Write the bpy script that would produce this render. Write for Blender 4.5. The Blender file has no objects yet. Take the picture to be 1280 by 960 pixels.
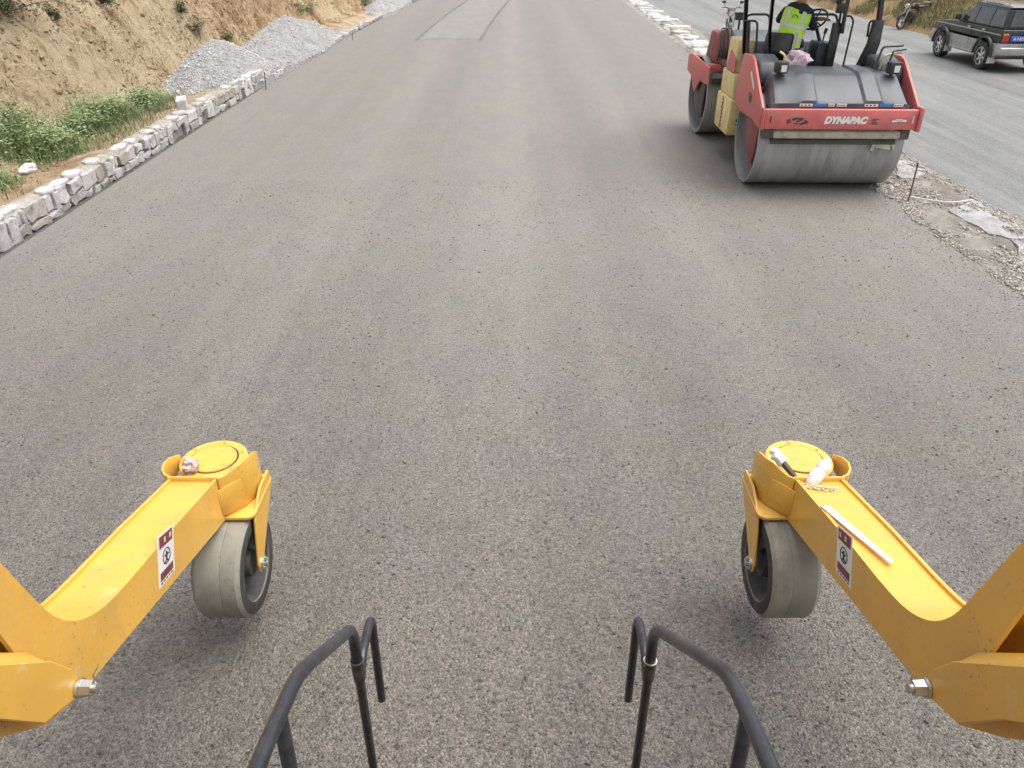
import bpy, bmesh, math, random
import numpy as np
from mathutils import Vector, Matrix, noise
random.seed(7); np.random.seed(7)
R = math.radians
scene = bpy.context.scene
col = scene.collection

# ------------------------------------------------------------------ camera
CAM_H, PITCH, F = 3.5, 30.9, 960.0
cam = bpy.data.cameras.new('camera'); cam_o = bpy.data.objects.new('camera', cam); col.objects.link(cam_o)
cam.sensor_width = 36.0; cam.lens = 27.0; cam.clip_start = 0.05; cam.clip_end = 2000
cam_o.location = (0, 0, CAM_H); cam_o.rotation_euler = (R(90 - PITCH), 0, 0)
scene.camera = cam_o

# ------------------------------------------------------------------ sky, sun, exposure
SUN = Vector((0.34, 0.05, 0.94)).normalized()
world = bpy.data.worlds.new('World'); scene.world = world; world.use_nodes = True
wn = world.node_tree; bg = wn.nodes['Background']
sky = wn.nodes.new('ShaderNodeTexSky'); sky.sky_type = 'NISHITA'; sky.sun_disc = False
sky.sun_elevation = math.asin(SUN.z); sky.sun_rotation = math.atan2(SUN.x, SUN.y)
sky.air_density = 1.0; sky.dust_density = 4.0; sky.ozone_density = 1.0
hs = wn.nodes.new('ShaderNodeHueSaturation'); hs.inputs['Saturation'].default_value = 0.28
wn.links.new(sky.outputs[0], hs.inputs['Color']); wn.links.new(hs.outputs[0], bg.inputs['Color'])
bg.inputs['Strength'].default_value = 0.125
sl = bpy.data.lights.new('sun', 'SUN'); sl.energy = 1.5; sl.angle = R(65); sl.color = (1.0, 0.95, 0.87)
so = bpy.data.objects.new('sun', sl); col.objects.link(so)
so.rotation_euler = SUN.to_track_quat('Z', 'Y').to_euler(); so.location = (8, 2, 20)
scene.view_settings.view_transform = 'Standard'; scene.view_settings.look = 'None'
scene.view_settings.exposure = 1.02; scene.view_settings.gamma = 1.0
scene.view_settings.use_curve_mapping = False
scene.render.resolution_x = 1024; scene.render.resolution_y = 768

# ------------------------------------------------------------------ pixel -> point (1280x960 picture)
CP, SP = math.cos(R(PITCH)), math.sin(R(PITCH))
def P(px, py, X=None, Y=None, Z=None):
    a, b = px - 640.0, 480.0 - py
    d = Vector((a, F * CP + b * SP, -F * SP + b * CP))
    if X is not None: t = X / d.x
    elif Y is not None: t = Y / d.y
    else: t = (Z - CAM_H) / d.z
    return Vector((0, 0, CAM_H)) + d * t

# ------------------------------------------------------------------ materials
MATS = {}
def nd(t, ty, **k):
    n = t.nodes.new(ty)
    for a, v in k.items():
        if a in n.inputs: n.inputs[a].default_value = v
        else: setattr(n, a, v)
    return n
def base_mat(name):
    m = bpy.data.materials.new(name); m.use_nodes = True
    t = m.node_tree; b = t.nodes['Principled BSDF']
    MATS[name] = m
    return m, t, b
def ramp(t, fac, stops):
    r = t.nodes.new('ShaderNodeValToRGB')
    e = r.color_ramp.elements
    while len(e) < len(stops): e.new(0.5)
    for i, (p, c) in enumerate(stops):
        e[i].position = p; e[i].color = (c[0], c[1], c[2], 1)
    t.links.new(fac, r.inputs[0]); return r.outputs[0]
def coords(t, scale=(1, 1, 1), world=False):
    mp = t.nodes.new('ShaderNodeMapping'); mp.inputs['Scale'].default_value = scale
    if world:
        g = t.nodes.new('ShaderNodeNewGeometry'); t.links.new(g.outputs['Position'], mp.inputs[0])
    else:
        g = t.nodes.new('ShaderNodeTexCoord'); t.links.new(g.outputs['Object'], mp.inputs[0])
    return mp.outputs[0]
def tex_noise(t, co, scale, detail=4, rough=0.55, dist=0.0):
    n = nd(t, 'ShaderNodeTexNoise', Scale=scale, Detail=detail, Roughness=rough, Distortion=dist)
    t.links.new(co, n.inputs['Vector']); return n.outputs[0]
def tex_vor(t, co, scale, feature='F1'):
    n = nd(t, 'ShaderNodeTexVoronoi', Scale=scale); n.feature = feature
    t.links.new(co, n.inputs['Vector']); return n
def mix(t, fac, a, b, mode='MIX'):
    n = t.nodes.new('ShaderNodeMix'); n.data_type = 'RGBA'; n.blend_type = mode
    for s, v in ((0, fac), (6, a), (7, b)):
        if isinstance(v, (int, float)): n.inputs[s].default_value = v
        elif isinstance(v, tuple): n.inputs[s].default_value = (v[0], v[1], v[2], 1)
        else: t.links.new(v, n.inputs[s])
    return n.outputs[2]
def mth(t, op, a, b=0.0, clamp=False):
    n = t.nodes.new('ShaderNodeMath'); n.operation = op; n.use_clamp = clamp
    for s, v in ((0, a), (1, b)):
        if isinstance(v, (int, float)): n.inputs[s].default_value = v
        else: t.links.new(v, n.inputs[s])
    return n.outputs[0]
def bump(t, b, h, strength, dist, prev=None):
    n = nd(t, 'ShaderNodeBump', Strength=strength, Distance=dist)
    t.links.new(h, n.inputs['Height'])
    if prev is not None: t.links.new(prev, n.inputs['Normal'])
    t.links.new(n.outputs[0], b.inputs['Normal']); return n.outputs[0]

def paint(name, c, rough=0.5, metal=0.0, var=0.12, scale=6.0, dirt=None, dirt_amt=0.35, dscale=5.0, bmp=0.15, bscale=60, bdist=0.002, spec=0.5, coat=0.0, stretch=(1, 1, 1)):
    """paint / metal / plastic with mottling, grime patches and fine relief"""
    m, t, b = base_mat(name)
    co = coords(t, stretch)
    n1 = tex_noise(t, co, scale, 5)
    lo = tuple(x * (1 - var) for x in c); hi = tuple(min(1, x * (1 + var)) for x in c)
    out = ramp(t, n1, [(0.3, lo), (0.7, hi)])
    rg = nd(t, 'ShaderNodeMapRange'); t.links.new(n1, rg.inputs[0])
    rg.inputs[1].default_value = .3; rg.inputs[2].default_value = .7
    rg.inputs[3].default_value = max(.05, rough - .1); rg.inputs[4].default_value = min(1, rough + .1)
    t.links.new(rg.outputs[0], b.inputs['Roughness'])
    if dirt:
        n2 = tex_noise(t, co, dscale, 8, .68)
        f = nd(t, 'ShaderNodeMapRange'); t.links.new(n2, f.inputs[0])
        f.inputs[1].default_value = .48; f.inputs[2].default_value = .68; f.inputs[3].default_value = 0; f.inputs[4].default_value = dirt_amt
        out = mix(t, f.outputs[0], out, dirt)
    t.links.new(out, b.inputs['Base Color'])
    b.inputs['Metallic'].default_value = metal; b.inputs['Specular IOR Level'].default_value = spec
    if coat: b.inputs['Coat Weight'].default_value = coat; b.inputs['Coat Roughness'].default_value = .2
    if bmp: bump(t, b, tex_noise(t, co, bscale, 4, .6), bmp, bdist)
    return m

def asphalt(name, cells, tints, dark, scale=75.0, bstr=0.9, bdist=0.012, streak=0.10, rough=0.62, spec=0.5, pit=.38, dusty=None, dusty_amt=0.0, rolled_sheen=None):
    m, t, b = base_mat(name)
    co = coords(t, world=True)
    # wobble the lookup so the stones are not a regular net
    v1 = tex_vor(t, co, scale); v2 = tex_vor(t, co, scale * 2.3)
    sep = t.nodes.new('ShaderNodeSeparateColor'); t.links.new(v1.outputs['Color'], sep.inputs[0])
    stone = ramp(t, sep.outputs[0], cells)
    sep2 = t.nodes.new('ShaderNodeSeparateColor'); t.links.new(v2.outputs['Color'], sep2.inputs[0])
    fine = ramp(t, sep2.outputs[1], cells)
    out = mix(t, 0.45, stone, fine)
    # big soft hue patches
    lp = tex_noise(t, co, 0.9, 5, .6)
    out = mix(t, 0.9, out, ramp(t, lp, tints), 'MULTIPLY')
    mp_ = tex_noise(t, coords(t, (1.0, .45, 1), True), 2.6, 6, .65)
    out = mix(t, 0.8, out, ramp(t, mp_, [(.3, (.86, .86, .86)), (.5, (1, 1, 1)), (.7, (1.12, 1.11, 1.08))]), 'MULTIPLY')
    # lengthwise streaks left by rolling
    st = tex_noise(t, coords(t, (1.5, 0.035, 1), True), 1.0, 4, .6)
    st2 = tex_noise(t, coords(t, (7, 0.25, 1), True), 1.0, 3, .6)
    k = mth(t, 'ADD', mth(t, 'MULTIPLY', st, 2 * streak), 1 - streak)
    k = mth(t, 'ADD', k, mth(t, 'MULTIPLY', mth(t, 'SUBTRACT', st2, .5), streak))
    cb = t.nodes.new('ShaderNodeCombineColor')
    for i in range(3): t.links.new(k, cb.inputs[i])
    out = mix(t, 1.0, out, cb.outputs[0], 'MULTIPLY')
    if rolled_sheen:   # paler further on: closed by roller passes, with grazing sheen painted into the colour
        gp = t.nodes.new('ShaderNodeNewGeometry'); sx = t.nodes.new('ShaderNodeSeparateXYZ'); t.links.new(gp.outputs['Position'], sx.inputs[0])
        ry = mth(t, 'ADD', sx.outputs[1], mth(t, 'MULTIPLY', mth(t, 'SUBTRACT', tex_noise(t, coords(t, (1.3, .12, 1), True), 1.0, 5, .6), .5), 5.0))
        rf = nd(t, 'ShaderNodeMapRange'); t.links.new(ry, rf.inputs[0]); rf.inputs[1].default_value = rolled_sheen[0]; rf.inputs[2].default_value = rolled_sheen[1]
        out = mix(t, rf.outputs[0], out, mix(t, 1.0, mix(t, .4, out, (.146, .141, .132)), (rolled_sheen[2],) * 3, 'MULTIPLY'))
    if rolled_sheen:   # lengthwise bands left by the paver: pale centre joint, darker segregated lines
        wob = mth(t, 'MULTIPLY', mth(t, 'SUBTRACT', tex_noise(t, coords(t, (.3, .35, 1), True), 1.0, 4, .6), .5), .9)
        xw = mth(t, 'ADD', sx.outputs[0], wob); kk = 1.0
        for (x0, w_, amp) in ((-.02, .34, .13), (-1.5, .5, -.07), (1.35, .45, -.08), (3.3, .8, -.07), (-3.6, .9, -.05), (2.3, .3, .05), (-2.5, .35, .05)):
            g_ = mth(t, 'DIVIDE', mth(t, 'SUBTRACT', xw, x0), w_); g_ = mth(t, 'POWER', 2.718, mth(t, 'MULTIPLY', mth(t, 'MULTIPLY', g_, g_), -1.0))
            kk = mth(t, 'ADD', kk, mth(t, 'MULTIPLY', g_, amp))
        cb2 = t.nodes.new('ShaderNodeCombineColor')
        for i in range(3): t.links.new(kk, cb2.inputs[i])
        out = mix(t, 1.0, out, cb2.outputs[0], 'MULTIPLY')
    if dusty:
        dn = tex_noise(t, coords(t, (1.6, .07, 1), True), 1.0, 8, .72)
        f = nd(t, 'ShaderNodeMapRange'); t.links.new(dn, f.inputs[0])
        f.inputs[1].default_value = .45; f.inputs[2].default_value = .62; f.inputs[4].default_value = dusty_amt
        out = mix(t, f.outputs[0], out, dusty)
    # open pores between the stones
    pn = tex_noise(t, co, scale * .55, 5, .7)
    pores = nd(t, 'ShaderNodeMapRange'); t.links.new(pn, pores.inputs[0])
    pores.inputs[1].default_value = pit; pores.inputs[2].default_value = pit - .10
    pores.inputs[3].default_value = 0; pores.inputs[4].default_value = .85
    out = mix(t, pores.outputs[0], out, dark)
    pn2 = tex_noise(t, coords(t, (1, 1.0, 1), True), scale * .27, 7, .75)
    por2 = nd(t, 'ShaderNodeMapRange'); t.links.new(pn2, por2.inputs[0])
    por2.inputs[1].default_value = pit - .005; por2.inputs[2].default_value = pit - .06; por2.inputs[3].default_value = 0; por2.inputs[4].default_value = .8
    p2 = por2.outputs[0]
    if rolled_sheen: p2 = mth(t, 'MULTIPLY', p2, mth(t, 'SUBTRACT', .75, mth(t, 'MULTIPLY', rf.outputs[0], .72)))
    out = mix(t, p2, out, dark)
    t.links.new(out, b.inputs['Base Color'])
    b.inputs['Roughness'].default_value = rough; b.inputs['Specular IOR Level'].default_value = spec
    h = mth(t, 'SUBTRACT', mth(t, 'MULTIPLY', v1.outputs['Distance'], -1.0), mth(t, 'MULTIPLY', pores.outputs[0], 0.7))
    h = mth(t, 'ADD', h, mth(t, 'MULTIPLY', sep.outputs[2], .5))
    h = mth(t, 'SUBTRACT', h, p2)
    if rolled_sheen: h = mth(t, 'MULTIPLY', h, mth(t, 'SUBTRACT', 1.0, mth(t, 'MULTIPLY', rf.outputs[0], .6)))
    bump(t, b, h, bstr, bdist)
    return m

def earth(name, stops, scale=.8, fine=9.0, bstr=.6, bdist=.04, stretch=(1, 1, 1), tint=None, tscale=.3, rough=.95):
    m, t, b = base_mat(name)
    co = coords(t, stretch, True); cw = coords(t, world=True)
    n = tex_noise(t, co, scale, 9, .68, .4)
    out = ramp(t, n, stops)
    n2 = tex_noise(t, cw, fine, 6, .7)
    out = mix(t, .45, out, ramp(t, n2, [(.25, (.45, .42, .4)), (.6, (1, 1, 1))]), 'MULTIPLY')
    if tint:
        n3 = tex_noise(t, cw, tscale, 4, .5)
        f = nd(t, 'ShaderNodeMapRange'); t.links.new(n3, f.inputs[0])
        f.inputs[1].default_value = .48; f.inputs[2].default_value = .62; f.inputs[4].default_value = .7
        out = mix(t, f.outputs[0], out, tint)
    t.links.new(out, b.inputs['Base Color']); b.inputs['Roughness'].default_value = rough
    b.inputs['Specular IOR Level'].default_value = .15
    bump(t, b, mth(t, 'ADD', n2, mth(t, 'MULTIPLY', tex_noise(t, cw, fine * 4, 5, .7), .4)), bstr, bdist)
    return m

def leaf(name, a, c, trans=.25):
    m, t, b = base_mat(name)
    oi = tex_noise(t, coords(t, world=True), 3.5, 4, .6)
    g = tex_noise(t, coords(t, world=True), 55, 2, .6)
    f = mth(t, 'ADD', mth(t, 'MULTIPLY', oi, .6), mth(t, 'MULTIPLY', g, .4))
    t.links.new(ramp(t, f, [(.36, a), (.62, c)]), b.inputs['Base Color'])
    b.inputs['Roughness'].default_value = .6
    b.inputs['Specular IOR Level'].default_value = .25
    return m

def glass(name, c=(.03, .04, .045), rough=.08):
    m = paint(name, c, rough, 0, .2, 3, (.25, .23, .2), .25, 4, bmp=0, spec=.8); return m

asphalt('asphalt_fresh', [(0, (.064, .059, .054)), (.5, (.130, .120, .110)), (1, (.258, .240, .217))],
        [(.34, (1.0, .93, .95)), (.46, (.98, .95, .92)), (.56, (1.0, .97, .90)), (.70, (.92, .95, .89))], (.012, .010, .009), streak=.20, pit=.40, rolled_sheen=(1.2, 9.5, 1.30), bdist=.016)
asphalt('asphalt_rolled', [(0, (.15, .144, .134)), (.5, (.195, .188, .176)), (1, (.245, .236, .222))],
        [(.3, (1.0, .97, .94)), (.7, (.97, .97, .93))], (.07, .065, .06), 75, .5, .008, .12, pit=.34)
asphalt('asphalt_edge', [(0, (.06, .058, .055)), (.5, (.10, .095, .09)), (1, (.2, .19, .18))],
        [(.3, (1, .97, .94)), (.7, (.95, .97, .95))], (.02, .02, .02), 40, 1.0, .03)
asphalt('asphalt_seam', [(0, (.105, .10, .093)), (.5, (.155, .148, .138)), (1, (.22, .21, .19))], [(.3, (1, .97, .94)), (.7, (.95, .97, .95))], (.03, .03, .03), 60, .8, .02, .25)
asphalt('asphalt_old', [(0, (.105, .107, .108)), (.5, (.155, .157, .158)), (1, (.225, .228, .228))],
        [(.3, (.93, .97, 1)), (.7, (1, 1, .98))], (.03, .03, .03), 45, .6, .012, .42, rough=.7, dusty=(.24, .24, .235), dusty_amt=.6, pit=.39)
earth('slope_earth', [(.31, (.21, .12, .065)), (.41, (.43, .28, .165)), (.52, (.59, .43, .275)), (.68, (.70, .57, .41))],
      1.1, 9, 1.0, .12, (1, 1.3, .6), (.60, .51, .34), .16)
earth('ground_earth', [(.3, (.16, .12, .075)), (.7, (.30, .24, .16))], .5, 6)
earth('berm_earth', [(.3, (.14, .095, .055)), (.5, (.30, .225, .14)), (.72, (.46, .39, .30))], 1.3, 9, .8, .05)
earth('bank_earth', [(.3, (.15, .12, .07)), (.5, (.30, .21, .12)), (.7, (.44, .30, .17))], .35, 5, .8, .08)
earth('gravel_grey', [(.3, (.34, .335, .33)), (.5, (.46, .455, .45)), (.7, (.57, .565, .56))], 2.5, 38, 1.0, .05, rough=.9)
earth('stone_chip', [(.34, (.31, .31, .305)), (.5, (.49, .485, .48)), (.66, (.66, .655, .65))], 14, 60, .4, .01, rough=.9)
earth('chip_warm', [(.34, (.11, .10, .09)), (.48, (.36, .335, .30)), (.64, (.66, .63, .59))], 16, 60, .4, .01, rough=.9)
earth('asphalt_chip', [(.3, (.05, .045, .042)), (.5, (.12, .108, .098)), (.7, (.26, .24, .21))], 22, 80, .4, .004, rough=.75)
earth('shoulder_gravel', [(.3, (.22, .20, .17)), (.5, (.36, .33, .29)), (.7, (.52, .50, .46))], 1.6, 30, 1.0, .04)
earth('concrete', [(.36, (.22, .22, .22)), (.5, (.33, .33, .335)), (.66, (.42, .42, .425))], 2.6, 22, .4, .01)
earth('mortar', [(.3, (.19, .17, .14)), (.5, (.33, .30, .26)), (.7, (.47, .45, .41))], 2.5, 20, .7, .02)
for i, c in enumerate([(.60, .58, .575), (.53, .505, .47), (.66, .64, .63), (.44, .40, .35), (.58, .55, .56)]):
    lo = tuple(x * .5 for x in c); hi = tuple(min(.8, x * 1.15) for x in c)
    earth('wall_stone_%d' % i, [(.32, lo), (.48, c), (.7, hi)], 5.0, 16, 1.0, .03)
earth('white_rubble', [(.3, (.32, .31, .30)), (.5, (.46, .45, .44)), (.7, (.60, .59, .58))], 3, 20, .6, .02)
leaf('grass_green', (.095, .14, .05), (.33, .40, .20))
leaf('grass_dry', (.13, .115, .045), (.34, .29, .14))
leaf('grass_olive', (.10, .11, .05), (.29, .28, .15))
leaf('shrub_leaf', (.03, .05, .025), (.11, .15, .07))
paint('stem', (.14, .10, .06), .8)
paint('yellow_paint', (.70, .395, .062), .38, 0, .07, 3.0, (.46, .30, .12), .42, 5, .12, 40, .001, .5, .35)
def specks(name, c, scale, thr, amt, c2=None):
    t = M_[name].node_tree; b = t.nodes['Principled BSDF']; src = b.inputs['Base Color'].links[0].from_socket
    n = tex_noise(t, coords(t), scale, 3, .7); f = nd(t, 'ShaderNodeMapRange'); t.links.new(n, f.inputs[0])
    f.inputs[1].default_value = thr; f.inputs[2].default_value = thr + .03; f.inputs[4].default_value = amt
    # flecks gather in some places and are absent in others
    g = tex_noise(t, coords(t), scale * .06, 3, .6); k = nd(t, 'ShaderNodeMapRange'); t.links.new(g, k.inputs[0]); k.inputs[1].default_value = .42; k.inputs[2].default_value = .62
    t.links.new(mix(t, mth(t, 'MULTIPLY', f.outputs[0], k.outputs[0]), src, c), b.inputs['Base Color'])
M_ = MATS
specks('yellow_paint', (.035, .025, .018), 40, .655, .6)
specks('yellow_paint', (.60, .54, .42), 9, .61, .4)
specks('yellow_paint', (.24, .16, .07), 26, .64, .45)
paint('yellow_old', (.74, .60, .27), .5, 0, .12, 4, (.38, .31, .19), .6, 6)
paint('red_paint', (.57, .135, .13), .5, 0, .14, 4, (.33, .22, .20), .55, 5, .1)
paint('black_tube', (.018, .020, .027), .28, 0, .3, 5, (.085, .08, .075), .4, 12, .12, 50, .001, .6)
paint('black_plastic', (.030, .032, .034), .45, 0, .2, 4, (.11, .105, .10), .5, 4)
paint('hood_black', (.068, .076, .092), .45, 0, .18, 3, (.125, .132, .148), .6, 3, .1)
paint('rubber_grey', (.25, .24, .198), .75, 0, .10, 4, (.13, .12, .10), .65, 5, .5, 22, .004)
specks('rubber_grey', (.05, .045, .04), 30, .62, .8)
paint('rubber_dark', (.035, .035, .035), .7, 0, .2, 6, (.13, .12, .11), .4, 6)
paint('tyre_black', (.028, .028, .028), .75, 0, .2, 6, (.15, .14, .12), .5, 8)
paint('red_dirty', (.26, .075, .07), .7, 0, .25, 6, (.16, .12, .11), .8, 7, .4)
paint('steel_drum', (.36, .365, .355), .5, .25, .18, 3, (.20, .19, .17), .75, 4, .25, 25, .002, stretch=(1.6, .35, .35))
paint('steel_dark', (.085, .08, .075), .6, .3, .25, 6, (.18, .16, .13), .6, 6, .4, 20, .004)
paint('beam_beige', (.47, .43, .35), .75, 0, .15, 5, (.19, .165, .13), .7, 7, .5, 20, .006)
paint('zinc', (.55, .55, .53), .32, .85, .12, 20, (.25, .22, .18), .3, 20)
paint('rust', (.12, .06, .035), .85, .2, .3, 20)
paint('white_paint', (.72, .72, .70), .5, 0, .06, 6, (.4, .36, .3), .3, 8)
paint('white_plastic', (.70, .69, .68), .45, 0, .08, 14, (.40, .36, .32), .4, 14)
paint('sticker_white', (.74, .73, .71), .45, 0, .05, 9, (.5, .45, .4), .3, 20)
paint('sticker_red', (.19, .045, .05), .5, 0, .15, 20)
paint('sticker_blue', (.05, .19, .52), .5, 0, .1, 20)
paint('print_dark', (.05, .04, .04), .6, 0, .1, 20)
paint('grey_seat', (.42, .42, .42), .6, 0, .1, 9, (.2, .18, .16), .4, 9)
paint('navy_box', (.028, .036, .06), .5, 0, .2, 6, (.1, .1, .1), .4, 6)
paint('pink_cloth', (.58, .40, .46), .9, 0, .18, 12, (.72, .68, .68), .7, 14, .5, 30, .01)
paint('hivis', (.50, .86, .07), .6, 0, .10, 10, (.34, .55, .06), .35, 9, .35, 25, .01)
paint('reflective', (.60, .63, .62), .4, .1, .08, 10)
paint('cloth_dark', (.022, .025, .033), .9, 0, .3, 10, None, 0, 5, .5, 40, .006)
paint('skin', (.36, .20, .135), .55, 0, .1, 12)
paint('hair', (.012, .011, .011), .55, 0, .3, 60, None, 0, 5, .6, 120, .004)
paint('car_dark', (.020, .030, .030), .35, 0, .12, 3, (.055, .066, .066), .5, 3, 0, spec=.4, coat=.15)
paint('car_silver', (.46, .465, .46), .35, .55, .08, 3, (.25, .23, .2), .4, 4, 0)
paint('car_roof', (.06, .066, .07), .25, .2, .12, 3, (.30, .30, .30), .4, 3, 0, spec=.6, coat=.6)
paint('chrome', (.66, .66, .66), .22, .95, .06, 10)
paint('tail_red', (.42, .05, .03), .3, 0, .15, 14)
paint('lamp_amber', (.62, .25, .04), .3, 0, .1, 14)
paint('plate_blue', (.04, .12, .55), .45, 0, .08, 14)
paint('moto_red', (.20, .02, .022), .35, 0, .2, 8, (.2, .18, .15), .3, 8)
paint('moto_black', (.028, .028, .034), .4, 0, .2, 8, (.18, .16, .14), .4, 8)
paint('wrapper', (.42, .30, .26), .45, 0, .2, 30, (.72, .70, .68), .9, 45, .5, 60, .004)
paint('rope_cream', (.58, .50, .34), .8, 0, .15, 40)
paint('cardboard', (.74, .72, .66), .8, 0, .05, 12)
glass('window_glass')
M = MATS

# ------------------------------------------------------------------ mesh builder
class MB:
    def __init__(s, xf=None):
        s.v, s.f, s.fm, s.xf = [], [], [], xf
    def add(s, verts, faces, mi=0):
        o = len(s.v)
        for p in verts:
            p = Vector(p); s.v.append(s.xf(p) if s.xf else p)
        for f in faces: s.f.append([i + o for i in f]); s.fm.append(mi)
        return s
    def box(s, x0, x1, y0, y1, z0, z1, mi=0):
        v = [(x, y, z) for x in (x0, x1) for y in (y0, y1) for z in (z0, z1)]
        return s.add(v, [(0, 1, 3, 2), (4, 6, 7, 5), (0, 4, 5, 1), (2, 3, 7, 6), (0, 2, 6, 4), (1, 5, 7, 3)], mi)
    def obox(s, c, sx, sy, sz, rot=(0, 0, 0), mi=0):
        from mathutils import Euler
        m = Euler(rot).to_matrix(); c = Vector(c)
        v = [c + m @ Vector((x * sx / 2, y * sy / 2, z * sz / 2)) for x in (-1, 1) for y in (-1, 1) for z in (-1, 1)]
        return s.add(v, [(0, 1, 3, 2), (4, 6, 7, 5), (0, 4, 5, 1), (2, 3, 7, 6), (0, 2, 6, 4), (1, 5, 7, 3)], mi)
    def prism(s, poly, a0, a1, axis='x', mi=0):
        """poly in the plane across the axis, extruded a0..a1 (axis x: poly=(y,z); y: (x,z); z: (x,y))"""
        def mk(p, a):
            if axis == 'x': return (a, p[0], p[1])
            if axis == 'y': return (p[0], a, p[1])
            return (p[0], p[1], a)
        n = len(poly)
        v = [mk(p, a0) for p in poly] + [mk(p, a1) for p in poly]
        f = [list(range(n))[::-1], list(range(n, 2 * n))] + [(i, (i + 1) % n, n + (i + 1) % n, n + i) for i in range(n)]
        return s.add(v, f, mi)
    def tube(s, path, r, seg=10, cap=True, mi=0):
        path = [Vector(p) for p in path]; n = len(path)
        rr = r if isinstance(r, (list, tuple)) else [r] * n
        tans = []
        for i in range(n):
            a = path[max(i - 1, 0)]; b = path[min(i + 1, n - 1)]
            tans.append((b - a).normalized())
        up = Vector((0, 0, 1)) if abs(tans[0].z) < .9 else Vector((1, 0, 0))
        u = tans[0].cross(up).normalized(); v = []
        for i in range(n):
            u = (u - tans[i] * u.dot(tans[i])).normalized(); w = tans[i].cross(u)
            for k in range(seg):
                a = 2 * math.pi * k / seg
                v.append(path[i] + (u * math.cos(a) + w * math.sin(a)) * rr[i])
        f = [(i * seg + k, i * seg + (k + 1) % seg, (i + 1) * seg + (k + 1) % seg, (i + 1) * seg + k) for i in range(n - 1) for k in range(seg)]
        if cap: f += [list(range(seg))[::-1], [(n - 1) * seg + k for k in range(seg)]]
        return s.add(v, f, mi)
    def lathe(s, prof, c=(0, 0, 0), axis='x', seg=40, closed=True, mi=0):
        """prof list of (axial, radius)"""
        c = Vector(c); v = []; n = len(prof)
        for k in range(seg):
            a = 2 * math.pi * k / seg; ca, sa = math.cos(a), math.sin(a)
            for (h, r) in prof:
                if axis == 'x': p = Vector((h, r * ca, r * sa))
                elif axis == 'y': p = Vector((r * ca, h, r * sa))
                else: p = Vector((r * ca, r * sa, h))
                v.append(c + p)
        f = []
        for k in range(seg):
            k2 = (k + 1) % seg
            for i in range(n if closed else n - 1):
                j = (i + 1) % n
                f.append((k * n + i, k * n + j, k2 * n + j, k2 * n + i))
        return s.add(v, f, mi)
    def disc_lathe(s, prof, c=(0, 0, 0), axis='x', seg=40, mi=0):
        """open profile whose ends lie on the axis"""
        return s.lathe(prof, c, axis, seg, False, mi)
    def build(s, name, mat, parent=None, bevel=0, seg=2, smooth=35, off=None, bev_ang=30):
        me = bpy.data.meshes.new(name)
        o = Vector(off) if off is not None else Vector((0, 0, 0))
        me.from_pydata([tuple(p - o) for p in s.v], [], s.f)
        mats = mat if isinstance(mat, (list, tuple)) else [mat]
        for m in mats: me.materials.append(M[m])
        if len(mats) > 1: me.polygons.foreach_set('material_index', s.fm)
        bm = bmesh.new(); bm.from_mesh(me)
        bmesh.ops.remove_doubles(bm, verts=bm.verts, dist=1e-5)
        bmesh.ops.recalc_face_normals(bm, faces=bm.faces)
        if bevel:
            ed = [e for e in bm.edges if len(e.link_faces) == 2 and e.calc_face_angle(0) > R(bev_ang)]
            bmesh.ops.bevel(bm, geom=ed, offset=bevel, segments=seg, affect='EDGES', clamp_overlap=True, profile=.5)
        bm.to_mesh(me); bm.free()
        if smooth:
            me.polygons.foreach_set('use_smooth', [True] * len(me.polygons))
            me.set_sharp_from_angle(angle=R(smooth))
        ob = bpy.data.objects.new(name, me); col.objects.link(ob)
        if parent is not None: ob.parent = parent
        return ob

def root(name, loc, label, cat, group=None, rotz=0):
    o = bpy.data.objects.new(name, None); col.objects.link(o)
    o.location = loc; o.rotation_euler = (0, 0, rotz); o.empty_display_size = .2
    return tag(o, label, cat, group)
def tag(o, label, cat, group=None):
    o['label'] = label; o['category'] = cat
    if group: o['group'] = group
    return o
def stuff(o, label=None, cat=None):
    o['kind'] = 'stuff'
    if label: o['label'] = label
    if cat: o['category'] = cat
    return o
def struct(o): o['kind'] = 'structure'; return o
def rpath(pts, r=.06, n=5):
    """polyline with rounded corners"""
    pts = [Vector(p) for p in pts]; out = [pts[0]]
    for i in range(1, len(pts) - 1):
        a, b, c = pts[i - 1], pts[i], pts[i + 1]
        d1 = (a - b); d2 = (c - b); q = min(r, d1.length * .48, d2.length * .48)
        p0 = b + d1.normalized() * q; p2 = b + d2.normalized() * q
        for k in range(n + 1):
            t = k / n; out.append(p0 * (1 - t) ** 2 + b * 2 * t * (1 - t) + p2 * t * t)
    out.append(pts[-1]); return out
def text_mesh(name, s, size, mat, parent, mtx, thick=.002, bold=0.0, shear=0.0):
    cu = bpy.data.curves.new(name, 'FONT'); cu.body = s; cu.size = size; cu.extrude = thick / 2
    cu.align_x = 'CENTER'; cu.align_y = 'CENTER'; cu.offset = bold; cu.shear = shear; cu.resolution_u = 3
    tmp = bpy.data.objects.new('tmp', cu); col.objects.link(tmp)
    dg = bpy.context.evaluated_depsgraph_get()
    me = bpy.data.meshes.new_from_object(tmp.evaluated_get(dg)); bpy.data.objects.remove(tmp)
    me.name = name; me.transform(mtx); me.materials.clear(); me.materials.append(M[mat])
    ob = bpy.data.objects.new(name, me); col.objects.link(ob); ob.parent = parent
    return ob
def copy_tree(o, parent=None):
    c = o.copy(); col.objects.link(c)
    if parent is not None: c.parent = parent
    for ch in list(o.children): copy_tree(ch, c)
    return c
def fbm(x, y, z=0., o=5, h=.9, l=2.1):
    return noise.fractal(Vector((x, y, z)), h, l, o)
def smooth(a, b, x):
    t = max(0., min(1., (x - a) / (b - a))); return t * t * (3 - 2 * t)

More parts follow.
